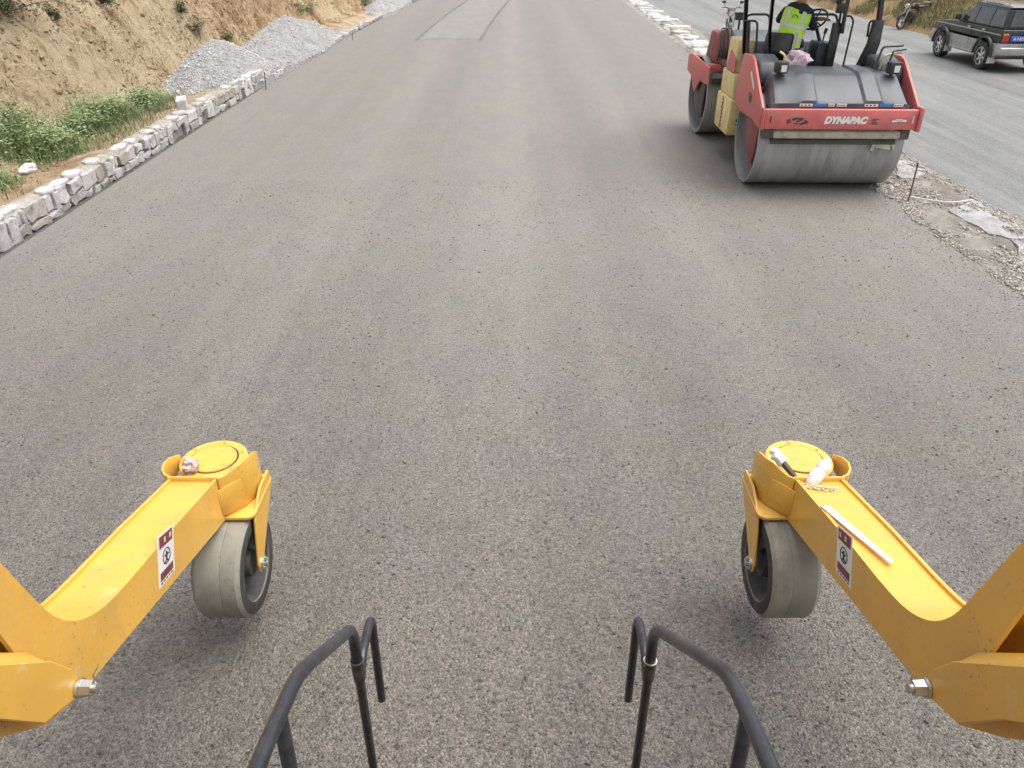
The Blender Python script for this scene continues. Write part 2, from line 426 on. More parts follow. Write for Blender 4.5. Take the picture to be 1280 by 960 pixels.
CH_V = np.array([(1, 0, 0), (-1, 0, 0), (0, 1, 0), (0, -1, 0), (0, 0, 1), (0, 0, -1)], float)
CH_F = np.array([(0, 2, 4), (2, 1, 4), (1, 3, 4), (3, 0, 4), (2, 0, 5), (1, 2, 5), (3, 1, 5), (0, 3, 5)])
def chips(name, mat, pts, size, flat=.7, jitter=.35):
    """many small angular stones in one mesh; pts Nx3, size per stone"""
    n = len(pts); rs = np.random.RandomState(len(pts))
    sz = size * np.exp(rs.normal(0, .35, n)) if np.isscalar(size) else size
    q = rs.normal(size=(n, 4)); q /= np.linalg.norm(q, axis=1)[:, None]
    w, x, y, z = q.T
    rot = np.stack([1 - 2 * (y * y + z * z), 2 * (x * y - z * w), 2 * (x * z + y * w), 2 * (x * y + z * w), 1 - 2 * (x * x + z * z), 2 * (y * z - x * w), 2 * (x * z - y * w), 2 * (y * z + x * w), 1 - 2 * (x * x + y * y)], 1).reshape(n, 3, 3)
    base = CH_V[None] * (1 + jitter * rs.uniform(-1, 1, (n, 6, 1))) * np.array([1, .8, flat]) + rs.normal(0, .14, (n, 6, 3))
    vv = np.einsum('nij,nkj->nki', rot, base) * sz[:, None, None] * .5 + np.asarray(pts)[:, None, :]
    ff = (CH_F[None] + 6 * np.arange(n)[:, None, None]).reshape(-1, 3)
    me = bpy.data.meshes.new(name); me.vertices.add(n * 6); me.vertices.foreach_set('co', vv.reshape(-1))
    m = len(ff); me.loops.add(m * 3); me.polygons.add(m)
    me.loops.foreach_set('vertex_index', ff.reshape(-1).astype(np.int32))
    me.polygons.foreach_set('loop_start', (np.arange(m) * 3).astype(np.int32))
    me.update(calc_edges=True); me.materials.append(M[mat])
    ob = bpy.data.objects.new(name, me); col.objects.link(ob); return ob

# ------------------------------------------------------------------ the ground, roads, slopes
def xl(y): return -6.25 + (.0013 * (y - 15) ** 2 if y > 15 else 0)
def xr(y): return 5.72 + (.00034 * (y - 15) ** 2 if y > 15 else 0)
def sheet(name, mat, ys, x0, x1, z, nx=1, skirt=None):
    mb = MB(); v = []; f = []
    for y in ys:
        a, b = x0(y), x1(y)
        for i in range(nx + 1):
            x = a + (b - a) * i / nx; v.append((x, y, z(x, y) if callable(z) else z))
    n = nx + 1
    for j in range(len(ys) - 1):
        for i in range(nx): f.append((j * n + i, j * n + i + 1, (j + 1) * n + i + 1, (j + 1) * n + i))
    if skirt is not None:
        m = len(v)
        for y in ys: v.append((x0(y), y, skirt)); v.append((x1(y), y, skirt))
        for j in range(len(ys) - 1):
            f.append((j * n, (j + 1) * n, m + 2 * j + 2, m + 2 * j))
            f.append((j * n + nx, m + 2 * j + 1, m + 2 * j + 3, (j + 1) * n + nx))
    mb.add(v, f); return struct(mb.build(name, mat))
YS = [-25, -10, 0, 4, 8, 12, 15] + [15 + 2.5 * i for i in range(1, 33)]
sheet('ground', 'ground_earth', [-300, 500], lambda y: -400, lambda y: 400, -.62)
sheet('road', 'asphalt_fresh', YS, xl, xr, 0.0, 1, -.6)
sheet('road_edge', 'asphalt_edge', YS, lambda y: xl(y) - .24, lambda y: xl(y) - .002, -.035)
sheet('carriageway', 'asphalt_old', YS, lambda y: 7.45 + .6 * (xr(y) - 5.72), lambda y: 17.0, -.25)
# mats of the far, already rolled surfacing: laid in strips with raised seams
YM = [29.6 + 2.5 * i for i in range(26)]
def lane(a, b): return (lambda y: xl(y) + a, lambda y: xl(y) + b)
o = sheet('surfacing_strip', 'asphalt_rolled', [29.8] + YM[1:], *lane(2.66, 4.80), .004, 1, .002)
for a, w in ((2.55, .10), (4.80, .12)):      # raised joints beside the strip
    sheet('surfacing_seam', 'asphalt_seam', [29.3] + YM, *lane(a, a + w), .007, 1, .002)

# cut slope on the left: one relief sheet from the wall to the top of the cut
def slope_z(x, y):
    """height of berm + cutting at plan distance d behind the wall"""
    we = smooth(20.3, 21.6, y); d = (xl(y) - .55) - x
    toe = 1.35 + .25 * fbm(y * .22, 3.1, 0, 3) + .35 * smooth(19, 23, y) * (1 - smooth(27, 31, y)) - .45 * smooth(28, 33, y)
    base = .22 + .05 * fbm(x * 1.3, y * 1.3, 5.5, 4) - .08 * smooth(.1, .6, d)
    if d < toe: zz = base + .10 * smooth(toe - .5, toe, d)
    else:
        s = d - toe
        k = 1.12 + .14 * fbm(y * .3, 9.2, 0, 3)
        zz = base + .10 + s * k
        # rills running down the face plus ledges and clods
        w = smooth(0, .5, s)
        rill = 1 - 2 * abs(fbm(y * 1.5 + .55 * s, s * .22, 2.0, 4))
        rill2 = fbm(y * 4.6 + 1.5 * s, s * .5, 6.0, 4)
        clod = fbm(x * 3.1, y * 3.1, 4.0, 5)
        zz += w * (.11 * rill + .10 * rill2 + .15 * fbm(x * 1.4, y * 1.4, 1.0, 5) + .20 * abs(clod) + .07 * fbm(x * 9, y * 9, 4.0, 3))
        led = fbm(x * .9 + 3, y * .55, 8.8, 4); zz += w * .26 * (abs(led) - .25)
        big = fbm(y * .33, s * .25, 7.7, 3); zz += w * .22 * big
        if zz > 7: zz = 7 + (zz - 7) * .15
    if we > 0 and d < .45: zz = zz - we * (zz - .05) * smooth(.45, .0, d)
    return zz
ys = list(np.arange(2, 7, .4)) + list(np.arange(7, 46, .06)) + list(np.arange(46, 92, 1.2))
ds = list(np.arange(0, 4.4, .06)) + list(np.arange(4.4, 7.5, .3)) + [9, 12, 18, 30]
mb = MB(); v = []; f = []
for y in ys:
    for d in ds:
        x = xl(y) - .55 - d + .19 * max(0, 1 - d / .6); v.append((x, y, slope_z(x, y)))
n = len(ds)
for j in range(len(ys) - 1):
    for i in range(n - 1): f.append((j * n + i, (j + 1) * n + i, (j + 1) * n + i + 1, j * n + i + 1))
mb.add(v, f); struct(mb.build('cut_slope', 'slope_earth', smooth=0))

pts = []
while len(pts) < 9000:      # clods and stones lying on the cut
    y = random.uniform(7.5, 45); d = random.uniform(.5, 4.6); x = xl(y) - .55 - d
    if fbm(x * 1.1, y * .8, 21.0, 4) + .30 < random.random() * .7: continue
    pts.append((x, y, slope_z(x, y) + .005))
stuff(chips('slope_clods', 'slope_earth', pts, .075, .7), 'brown soil clods and stones lying over the cut slope', 'soil')

# bank on the far side of the second carriageway
def bank_z(x, y):
    d = x - 16.35 - .25 * fbm(y * .3, 1.5, 0, 3)
    zz = -.30 + .10 * fbm(x * 1.5, y * 1.5, 6, 4)
    if d > 0: zz += min(d * .75, 5 + d * .1) * (1 + .2 * fbm(y * .2, 2.2, 0, 3)) + .16 * smooth(0, .6, d) * fbm(x * .9, y * .9, 3, 5)
    else: zz -= .25 * smooth(0, -.5, d)
    return zz
mb = MB(); v = []; f = []
bx = list(np.arange(15.9, 21, .14)) + [22, 24, 27, 32, 40]; by = list(np.arange(16, 52, .16)) + [55, 60, 70, 92]
for y in by:
    for x in bx: v.append((x, y, bank_z(x, y)))
n = len(bx)
for j in range(len(by) - 1):
    for i in range(n - 1): f.append((j * n + i, j * n + i + 1, (j + 1) * n + i + 1, (j + 1) * n + i))
mb.add(v, f); struct(mb.build('bank', 'bank_earth', smooth=60))

# gravel strip between the carriageways
def sh_z(x, y):
    a, b = xr(y), 7.55 + .6 * (xr(y) - 5.72); t = (x - a) / (b - a)
    zz = .0 - .02 * smooth(0, .3, t) - .24 * smooth(.55, 1.0, t)
    zz += (.035 * fbm(x * 3, y * 3, 2, 4) + .02 * fbm(x * 11, y * 11, 4, 3)) * smooth(0, .12, t) * (1 - .5 * smooth(.85, 1, t))
    return zz
def sh_edge(y): return xr(y) - .10 + .09 * fbm(y * 1.7, 4.4, 0, 4)
shy = list(np.arange(4, 30, .07)) + list(np.arange(30, 92, 1))
sheet('shoulder', 'shoulder_gravel', shy, sh_edge, lambda y: 7.62 + .6 * (xr(y) - 5.72), lambda x, y: sh_z(max(x, xr(y)), y) + .004 * smooth(0, .08, x - sh_edge(y)) + .0015, 30, -.3)

# loose chips: real stones on shoulder, road edges, gravel heaps
pts = []
while len(pts) < 34000:
    y = 6 + 22 * random.random() ** 1.5; t = random.random(); x = sh_edge(y) - .05 + (1.9) * t
    if fbm(x * 1.6, y * 1.2, 8, 3) + .42 < random.random() * .6: continue
    pts.append((x, y, (sh_z(x, y) if x > xr(y) else 0) + .008))
stuff(chips('shoulder_chips', 'chip_warm', pts, .030), 'loose pale gravel chips strewn over the strip between carriageways', 'gravel')
pts = []
while len(pts) < 2500:      # spilled over the edge of the fresh mat
    y = 6 + 24 * random.random() ** 1.4; x = xr(y) - abs(random.gauss(0, .22))
    pts.append((x, y, .004))
stuff(chips('spilled_chips', 'chip_warm', pts, .016), 'fine pale chips spilled on the edge of the fresh asphalt', 'gravel')
pts = []
for _ in range(42000):      # loose aggregate of the fresh mat in front of the machine
    y = 1.2 + 11 * random.random() ** 1.6; x = random.uniform(-1, 1) * min(6.1, 1.6 + .75 * y)
    if xl(y) < x < xr(y): pts.append((x, y, .0005))
stuff(chips('loose_aggregate', 'asphalt_chip', pts, .0125, .6), 'coarse dark aggregate grains standing proud of the fresh asphalt', 'aggregate')

# ------------------------------------------------------------------ low stone wall along the left edge
wall = root('stone_wall', (-6.6, 20, 0), 'low wall of pale rough stone blocks along the asphalt edge below the cut slope', 'wall')
WO = Vector((-6.6, 20, 0))
def wx(y): return xl(y) - .15
YW = list(np.arange(3.0, 34, .5)) + list(np.arange(34, 93, 2))
def wall_h(y): return (.315 - .20 * smooth(20.4, 21.6, y)) + .025 * fbm(y * .9, 3, 0, 3)
mb = MB(); v = []; f = []
for y in YW:
    hh = wall_h(y)
    x = wx(y)
    v += [(x - .045, y, -.3), (x - .05, y, hh - .035), (x - .12, y, hh), (x - .26, y, hh + .01), (x - .31, y, hh - .06), (x - .31, y, -.3)]
n = 6
for j in range(len(YW) - 1):
    for i in range(n - 1): f.append((j * n + i, j * n + i + 1, (j + 1) * n + i + 1, (j + 1) * n + i))
mb.add(v, f); mb.build('mortar_core', 'mortar', wall, off=WO)
def stone_poly(w, h):
    """irregular quad-ish outline w x h"""
    j = lambda s: random.uniform(-s, s)
    p = [(0, 0), (w * .5, 0), (w, 0), (w, h * .55), (w, h), (w * .5, h), (0, h), (0, h * .5)]
    return [(a + j(.036) * min(1, w / .3), b + j(.026)) for a, b in p]
def add_stone(y0, z0, w, h, depth, proud, k, cap=False):
    x = wx(y0 + w / 2)
    poly = stone_poly(w - .030, h - .026)
    mb = MB(); n = len(poly); pr = proud
    front = [(x + pr + random.uniform(-.012, .012), y0 + a, z0 + b) for a, b in poly]
    cx = (x + pr + random.uniform(-.006, .012), y0 + w / 2, z0 + h / 2)
    back = [(x - depth, y0 + a, z0 + b) for a, b in poly]
    mb.add(front + back + [cx], [(i, (i + 1) % n, 2 * n) for i in range(n)] + [(i, n + i, n + (i + 1) % n, (i + 1) % n) for i in range(n)] + [list(range(n, 2 * n))])
    return mb.build('stone', 'wall_stone_%d' % k, wall, bevel=.005, seg=1, smooth=25, off=WO, bev_ang=35)
cnt = 0; y = 4.5
while y < 40 and cnt < 285:
    topz = wall_h(y); w = random.uniform(.24, .50)
    style = random.random()
    if topz < .24: style = .6
    if style < .58 or style > .84:
        h1 = random.uniform(.11, .18)
        y2 = y
        for (zz, hh) in ((-.03, h1), (-.03 + h1, topz + .03 - h1)):
            if random.random() < .28:
                add_stone(y, zz, w * .55, hh, .05, random.uniform(-.005, .03), random.randrange(5)); add_stone(y + w * .55, zz, w * .45, hh, .05, random.uniform(-.01, .03), random.randrange(5)); cnt += 2
            else: add_stone(y, zz, w, hh, .05, random.uniform(-.008, .035), random.randrange(5)); cnt += 1
    elif style < .72:
        w *= .8; add_stone(y, -.03, w, topz + .03, .05, random.uniform(0, .035), random.randrange(5)); cnt += 1
    else:   # a hollow where the facing is lost: only a flat stone on top
        add_stone(y, .19, w, topz - .19, .10, .03, random.choice((0, 2))); cnt += 1
    y += w
# rough coping pieces lying along the top of the wall
y = 4.5; ncap = 0
def coping(y, w, dx, zb, th, k):
    x = wx(y + w / 2); mb = MB(); m = 7; top = []; bot = []
    for i in range(m):
        a = 2 * math.pi * i / m + random.uniform(-.2, .2)
        px, py = x - .13 + dx + .12 * math.cos(a) * random.uniform(.8, 1.15), y + w / 2 + w * .52 * math.sin(a) * random.uniform(.85, 1.1)
        top.append((px, py, zb + th + random.uniform(-.012, .015))); bot.append((px, py, zb))
    mb.add(bot + top, [list(range(m))[::-1], list(range(m, 2 * m))] + [(i, (i + 1) % m, m + (i + 1) % m, m + i) for i in range(m)])
    mb.build('coping_stone', 'wall_stone_%d' % k, wall, bevel=.008, seg=1, smooth=50, off=WO)
while y < 20.6:
    w = random.uniform(.28, .6)
    if random.random() < .62:
        coping(y, w, random.uniform(-.04, .04), wall_h(y) - .025, random.uniform(.03, .07), random.choice((0, 2, 2, 4, 1)))
    y += w
# one loose block standing on the wall
mb = MB(); c = P(229, 137, X=-6.66); mb.obox((0, 0, .10), .20, .34, .20, (.1, -.1, .3))
ob = mb.build('stone_block', 'wall_stone_2', None, bevel=.02, seg=1); ob.location = (c.x, c.y, .31)
tag(ob, 'single loose pale stone block sitting on top of the wall before the gravel heap', 'stone')

# ------------------------------------------------------------------ gravel heaps behind the wall
def heap(cx, cy, rx, ry, h, z0, label, seed, mat='gravel_grey', nst=7000):
    mb = MB(); v = []; f = []; nr, na = 26, 72
    def hz(r, a, x, y):
        q = max(0, math.sqrt(1.02 - .04 * r) - math.sqrt(r * r + .02)) / .87 ; e = h * q ** 1.02 * (1 + .22 * min(1, 2 * r) * fbm(math.cos(a) * 1.2, math.sin(a) * 1.2, seed, 3))
        return e + .07 * fbm(x * 1.6, y * 1.1, seed, 4) * (1 - r * .3) + .012 * fbm(x * 14, y * 14, seed, 2)
    pts = []
    for i in range(nr + 1):
        for k in range(na):
            r = i / nr; a = 2 * math.pi * k / na; w = 1 + .10 * fbm(math.cos(a) * 2, math.sin(a) * 2, seed + 4, 3)
            x, y = rx * r * w * math.cos(a), ry * r * w * math.sin(a)
            v.append((x, y, hz(r, a, x, y) - (.25 if i == nr else 0)))
    for i in range(nr):
        for k in range(na): f.append((i * na + k, i * na + (k + 1) % na, (i + 1) * na + (k + 1) % na, (i + 1) * na + k))
    t = root('gravel_heap', (cx, cy, z0), label, 'gravel heap', 'grey gravel heaps behind the wall')
    mb.add(v, f).build('heap_body', mat, t, smooth=70)
    for _ in range(nst):
        r = math.sqrt(random.random()) * 1.02; a = random.random() * 2 * math.pi; w = 1 + .10 * fbm(math.cos(a) * 2, math.sin(a) * 2, seed + 4, 3)
        x, y = rx * r * w * math.cos(a), ry * r * w * math.sin(a); pts.append((x, y, hz(min(r, 1), a, x, y) + .004))
    o = chips('heap_stones', 'stone_chip', pts, .042); o.parent = t; o['kind'] = 'stuff'
    return t
heap(-7.42, 20.9, 1.15, 3.0, .86, .14, 'rounded heap of grey gravel behind the wall, beside the bare brown slope', 1.0)
heap(-7.22, 26.6, 1.25, 5.8, .92, .06, 'long low heap of grey gravel tapering along the wall towards orange soil', 5.0)
heap(-7.30 + 1.2, 42.0, 1.0, 5.0, .7, .1, 'far small heap of grey gravel where the slope meets the road edge', 9.0, nst=3000)

pts = []
for _ in range(5000):
    y = random.uniform(20.3, 32); x = xl(y) - .42 + random.gauss(0, .22)
    pts.append((x, y, (slope_z(x, y) if x < xl(y) - .22 else -.02 if x < xl(y) else 0) + .01))
stuff(chips('edge_gravel', 'stone_chip', pts, .038), 'grey gravel spilling from the heaps to the asphalt edge', 'gravel')

# ------------------------------------------------------------------ grass and shrubs
def blades(name, mat, spots, hmin, hmax, width, lean=.5, per=1):
    """spots: list of (x,y,z,scale). each blade is a bent 3-segment strip"""
    V = []; Fc = []
    for (x, y, z, s) in spots:
        for _ in range(per):
            h = random.uniform(hmin, hmax) * s; a = random.random() * 6.283; l = random.uniform(.1, lean) * h
            dx, dy = math.cos(a), math.sin(a); wv = Vector((-dy, dx, 0)) * width * random.uniform(.6, 1.3) * .5
            b = len(V); p0 = Vector((x, y, z)); p1 = p0 + Vector((dx * l * .35, dy * l * .35, h * .62)); p2 = p0 + Vector((dx * l, dy * l, h * random.uniform(.82, 1.0)))
            V += [p0 - wv, p0 + wv, p1 - wv * .8, p1 + wv * .8, p2]
            Fc += [(b, b + 1, b + 3, b + 2), (b + 2, b + 3, b + 4)]
    me = bpy.data.meshes.new(name); me.from_pydata(V, [], Fc); me.materials.append(M[mat])
    ob = bpy.data.objects.new(name, me); col.objects.link(ob); return ob
def weed(cx, cy, rx, ry, h, label, mat='grass_green', n=2600, grp='green weed clumps behind the wall', z=None, name='weed_clump', lw=.011):
    zz = slope_z(cx, cy) if z is None else z
    t = root(name, (cx, cy, zz), label, 'weeds', grp)
    sp = []
    subs = [(random.uniform(-.65, .65) * rx, random.uniform(-.75, .75) * ry, random.uniform(.5, 1)) for _ in range(11)]
    for _ in range(int(n * 2.2)):
        sx, sy, ss = random.choice(subs)
        x = sx + random.gauss(0, .26) * rx; y = sy + random.gauss(0, .24) * ry
        r = (x / rx) ** 2 + (y / ry) ** 2
        g = (slope_z(cx + x, cy + y) if z is None else z) - zz
        sp.append((x, y, g - .02, ss * (1.05 - .45 * min(r, 1))))
    b = blades('leaves', mat, sp, h * .25, h * .9, lw, 1.1); b.parent = t
    # broad leaves and stalks inside the clump
    V = []; Fc = []
    for _ in range(int(n * .9)):
        sx, sy, ss = random.choice(subs)
        x = sx + random.gauss(0, .22) * rx; y = sy + random.gauss(0, .22) * ry
        g = (slope_z(cx + x, cy + y) if z is None else z) - zz
        c = Vector((x, y, g + random.uniform(.1, .9) * h * ss)); a = random.random() * 6.283; L = random.uniform(.03, .075)
        d = Vector((math.cos(a), math.sin(a), random.uniform(-.4, .6))).normalized() * L; w = Vector((-d.y, d.x, random.uniform(-.02, .02))) * .33
        k = len(V); V += [c, c + d * .5 + w, c + d, c + d * .5 - w]; Fc.append((k, k + 1, k + 2, k + 3))
    me = bpy.data.meshes.new('broad_leaves'); me.from_pydata(V, [], Fc); me.materials.append(M[mat])
    ob = bpy.data.objects.new('broad_leaves', me); col.objects.link(ob); ob.parent = t
    return t
weed(-7.95, 10.6, .60, 1.0, .50, 'green weed clump behind the wall, around the white plastic bag')
weed(-8.00, 12.9, .62, 1.2, .58, 'tall dense green weed clump behind the wall, in the middle of the row', n=3400)
weed(-7.95, 15.3, .58, 1.2, .60, 'bright green weed clump behind the wall just before the gravel heap', n=3200)
weed(-7.75, 17.2, .40, .7, .42, 'small sparse weed clump at the foot of the gravel heap', n=1200)
sp = []
while len(sp) < 4200:      # thin grass along the back of the wall and foot of the slope
    y = random.uniform(8, 30); x = xl(y) - .6 - abs(random.gauss(0, .9))
    if fbm(x * .9, y * .5, 3.3, 3) < .02 + .5 * random.random() - .2: continue
    sp.append((x, y, slope_z(x, y) - .01, random.uniform(.5, 1)))
stuff(blades('verge_grass', 'grass_olive', sp, .08, .26, .010), 'thin olive grass at the foot of the bare slope', 'grass')
sp = []
while len(sp) < 15000:      # tufts scattered over the cut
    y = random.uniform(8, 46); d = random.uniform(1.2, 4.2); x = xl(y) - .55 - d
    if fbm(x * 1.3, y * .8, 12.3, 5) < .30 * random.random() + .03: continue
    sp.append((x, y, slope_z(x, y) - .01, random.uniform(.5, 1)))
stuff(blades('slope_grass', 'grass_dry', sp[:9500], .05, .20, .010, 1.0), 'dry grass tufts scattered over the cut slope', 'grass')
stuff(blades('slope_weeds', 'grass_olive', sp[9500:], .05, .20, .012, 1.0), 'small olive weeds dotted over the cut slope', 'weeds')
def shrub(px, py, X, r, label, n=900, mat='shrub_leaf'):
    c = P(px, py, X=X); t = root('shrub', (c.x, c.y, slope_z(c.x, c.y) - .03), label, 'shrub', 'green shrubs on the cut slope')
    V = []; Fc = []; mbs = MB()
    tips = []
    for i in range(9):
        a = random.random() * 6.283; e = random.uniform(.3, 1.2)
        tip = Vector((math.cos(a) * math.cos(e) * 1.2, math.sin(a) * math.cos(e) * 1.7, math.sin(e) * .75)) * r * random.uniform(.35, 1.25)
        mbs.tube([(0, 0, 0), tip * .5 + Vector((0, 0, .04)), tip], [.012, .009, .004], 5); tips.append(tip)
    mbs.build('stem', 'stem', t)
    for _ in range(n):
        tp = random.choice(tips); c0 = tp * random.uniform(.35, 1.05) + Vector([random.gauss(0, r * .16) for _ in range(3)])
        a = random.random() * 6.283; L = random.uniform(.04, .10); d = Vector((math.cos(a), math.sin(a), random.uniform(-.7, .5))).normalized() * L; w = d.cross(Vector((random.gauss(0, .4), random.gauss(0, .4), 1))).normalized() * L * .28
        k = len(V); V += [c0, c0 + d * .5 + w, c0 + d, c0 + d * .5 - w]; Fc.append((k, k + 1, k + 2, k + 3))
    me = bpy.data.meshes.new('foliage'); me.from_pydata(V, [], Fc); me.materials.append(M[mat])
    ob = bpy.data.objects.new('foliage', me); col.objects.link(ob); ob.parent = t
def on_slope(px, py):
    best = None
    for i in range(400):
        X = -6.9 - i * .02; c = P(px, py, X=X)
        if slope_z(c.x, c.y) >= c.z: return X
    return -10
for (px, py, r, lb, mt) in [(8, 14, .75, 'dark green shrub high on the bare slope, the largest of the shrubs', 'shrub_leaf'),
                       (126, 4, .35, 'dark shrub on the upper edge of the bare slope, above the rills', 'shrub_leaf'),
                       (66, 22, .26, 'pale small shrub growing among the rills of the slope', 'grass_olive'),
                       (240, 40, .40, 'olive shrub on the slope directly above the first gravel heap', 'grass_olive'),
                       (283, 52, .34, 'dry olive shrub squeezed between slope and the two gravel heaps', 'grass_olive'),
                       (382, 14, .55, 'green shrub on the slope above the long gravel heap', 'grass_green'),
                       (455, 3, .6, 'green shrub beside the far gravel where the slope meets the road', 'grass_green'),
                       (225, 12, .30, 'olive tuft shrub where the brown slope turns pale yellow', 'grass_olive')]:
    shrub(px, py, on_slope(px, py), r, lb, mat=mt)
# far bank vegetation
sp = []
while len(sp) < 15000:
    y = random.uniform(24, 50); d = abs(random.gauss(0, 1.6)); x = 16.55 + d
    if fbm(x * .6, y * .35, 2.3, 4) < -.02 + .25 * random.random() - .1: continue
    sp.append((x, y, bank_z(x, y) - .02, random.uniform(.5, 1)))
stuff(blades('bank_grass', 'grass_dry', sp[:9500], .15, .55, .016, .7), 'dry straw coloured grass covering the far roadside bank', 'grass')
stuff(blades('bank_weeds', 'grass_olive', sp[9500:], .15, .6, .02, .7), 'olive green weeds mixed into the far roadside bank', 'weeds')

# ------------------------------------------------------------------ small things by the left wall
def bag(loc, s, label, mat, name='plastic_bag', seed=3.0, flat=.6, cat='bag'):
    mb = MB(); v = []; f = []; nu, nv = 18, 10
    for j in range(nv + 1):
        th = math.pi * j / nv
        for i in range(nu):
            ph = 2 * math.pi * i / nu; d = Vector((math.sin(th) * math.cos(ph), math.sin(th) * math.sin(ph), math.cos(th)))
            r = 1 + .38 * fbm(d.x * 1.7, d.y * 1.7, d.z * 1.7 + seed, 4)
            v.append((d.x * r * s[0], d.y * r * s[1], d.z * r * s[2] * flat))
    for j in range(nv):
        for i in range(nu): f.append((j * nu + i, j * nu + (i + 1) % nu, (j + 1) * nu + (i + 1) % nu, (j + 1) * nu + i))
    o = mb.add(v, f).build(name, mat, None, smooth=25); o.location = loc
    return tag(o, label, cat)
c = P(30, 197, X=-7.62)
bag((c.x, c.y, slope_z(c.x, c.y) + .07), (.10, .17, .13), 'crumpled white plastic bag caught in the green weeds behind the wall', 'white_plastic')
def stake(px0, py0, px1, py1, Z, label, grp=None, r=.011):
    a = P(px1, py1, Z=Z); top = P(px0, py0, Y=a.y)
    mb = MB(); mb.tube([Vector((0, 0, -.1)), Vector((top.x - a.x, .0, (top.z - a.z) * .5)), Vector((top.x - a.x, .01, top.z - a.z))], r, 7)
    o = mb.build('steel_stake', 'rust', None); o.location = a
    tag(o, label, 'stake', grp or 'rusty steel stakes at the road edges')
stake(330, 90, 332, 112, .0, 'thin rusty stake standing at the wall beside the gravel heaps')
stake(440, 38, 441, 50, .0, 'thin rusty stake at the road edge in front of the orange soil')
stake(1148, 204, 1135, 252, .0, 'thin dark steel stake in the gravel strip beside the roller drum')

# ------------------------------------------------------------------ gravel strip: concrete remains and rubble
def slab(pxs, th, label, seed, mat='concrete', name='concrete_slab'):
    """flat broken-edged concrete patch, corners given on the strip"""
    pts = []
    for px, py in pxs: q = P(px, py, Z=-.04); pts.append((q.x, q.y))
    cx = sum(p[0] for p in pts) / len(pts); cy = sum(p[1] for p in pts) / len(pts)
    out = []
    for i in range(len(pts)):
        a, b = Vector(pts[i]), Vector(pts[(i + 1) % len(pts)])
        for k in range(5):
            q = a.lerp(b, k / 5); out.append((q.x - cx + random.uniform(-.025, .025), q.y - cy + random.uniform(-.025, .025)))
    zs = max(sh_z(p[0], p[1]) for p in pts + [(cx, cy)]) + .005
    n = len(out); mb = MB()
    zz = lambda x, y: sh_z(cx + x, cy + y) - zs
    top = [(x * .985, y * .985, zz(x, y) + .022 + th + .008 * fbm(x * 3, y * 3, seed, 3)) for x, y in out]; bot = [(x, y, zz(x, y) - .1) for x, y in out]
    mb.add(bot + top + [(0, 0, zz(0, 0) + .026 + th)], [(i, (i + 1) % n, n + (i + 1) % n, n + i) for i in range(n)] + [(n + i, n + (i + 1) % n, 2 * n) for i in range(n)])
    o = mb.build(name, mat, None, smooth=30); o.location = (cx, cy, zs)
    return tag(o, label, 'concrete', 'pale concrete patches on the gravel strip')
slab([(1182, 266), (1212, 248), (1280, 280), (1290, 300), (1250, 302)], -.004, 'largest smooth pale concrete patch lying on the gravel strip', 1)
slab([(1120, 204), (1140, 198), (1165, 214), (1145, 226), (1122, 226)], .0, 'small pale concrete patch between the stake and the roller drum', 2)
slab([(1262, 302), (1284, 308), (1310, 330), (1280, 330)], .004, 'broken pale concrete piece next to the large smooth patch', 3)
# white rubble edging seen beyond the roller: each block by itself
median = root('rubble_edging', (6.4, 30, 0), 'line of white rubble blocks and mortar edging the asphalt beyond the roller', 'edging')
bm_y = list(np.arange(15.5, 60, .22)); mb = MB(); v = []; f = []; nb = 9
for y in bm_y:
    for i in range(nb):
        t_ = i / (nb - 1); x = xr(y) + .03 + .10 * fbm(y * 1.3, 7.0, 0, 3) + t_ * (.80 + .2 * fbm(y * .9, 2.0, 0, 3))
        v.append((x, y, (-.06 if i in (0, nb - 1) else .055 + .06 * fbm(x * 2.2, y * 2.2, 3.0, 4)) - .03 * t_))
for j in range(len(bm_y) - 1):
    for i in range(nb - 1): f.append((j * nb + i, j * nb + i + 1, (j + 1) * nb + i + 1, (j + 1) * nb + i))
mb.add(v, f).build('mortar_bed', 'white_rubble', median, smooth=40, off=(6.4, 30, 0))
y = 17.0
while y < 47:
    w = random.uniform(.35, .8); xx = xr(y) + .08
    mb = MB(); m = 8; top = []; bot = []
    wd = random.uniform(.40, .95); h0 = random.uniform(.05, .14); xx += random.uniform(-.05, .25)
    for i in range(m):
        a = 2 * math.pi * i / m + random.uniform(-.25, .25)
        p = Vector((xx + wd / 2 + wd * .5 * math.cos(a) * random.uniform(.85, 1.1), y + w / 2 + w * .52 * math.sin(a), 0))
        bot.append((p.x, p.y, -.1)); top.append((p.x, p.y, h0 + random.uniform(-.03, .02)))
    mb.add(bot + top, [list(range(m))[::-1], list(range(m, 2 * m))] + [(i, (i + 1) % m, m + (i + 1) % m, m + i) for i in range(m)])
    mb.build('rubble_block', random.choice(('white_rubble', 'white_rubble', 'wall_stone_2', 'mortar')), median, bevel=.015, seg=1, smooth=50, off=(6.4, 30, 0))
    y += w * .97
mb = MB(); a = P(1135, 246, Z=0.03); b = P(1190, 254, Z=.02); c = P(1215, 250, Z=.0)
mb.tube(rpath([a - a, Vector((.18, -.12, .0)), b - a, c - a], .2), .010, 6)
o = mb.build('cable', 'white_plastic', None); o.location = (a.x, a.y, .035); tag(o, 'thin pale cable lying on the gravel strip behind the stake', 'cable')

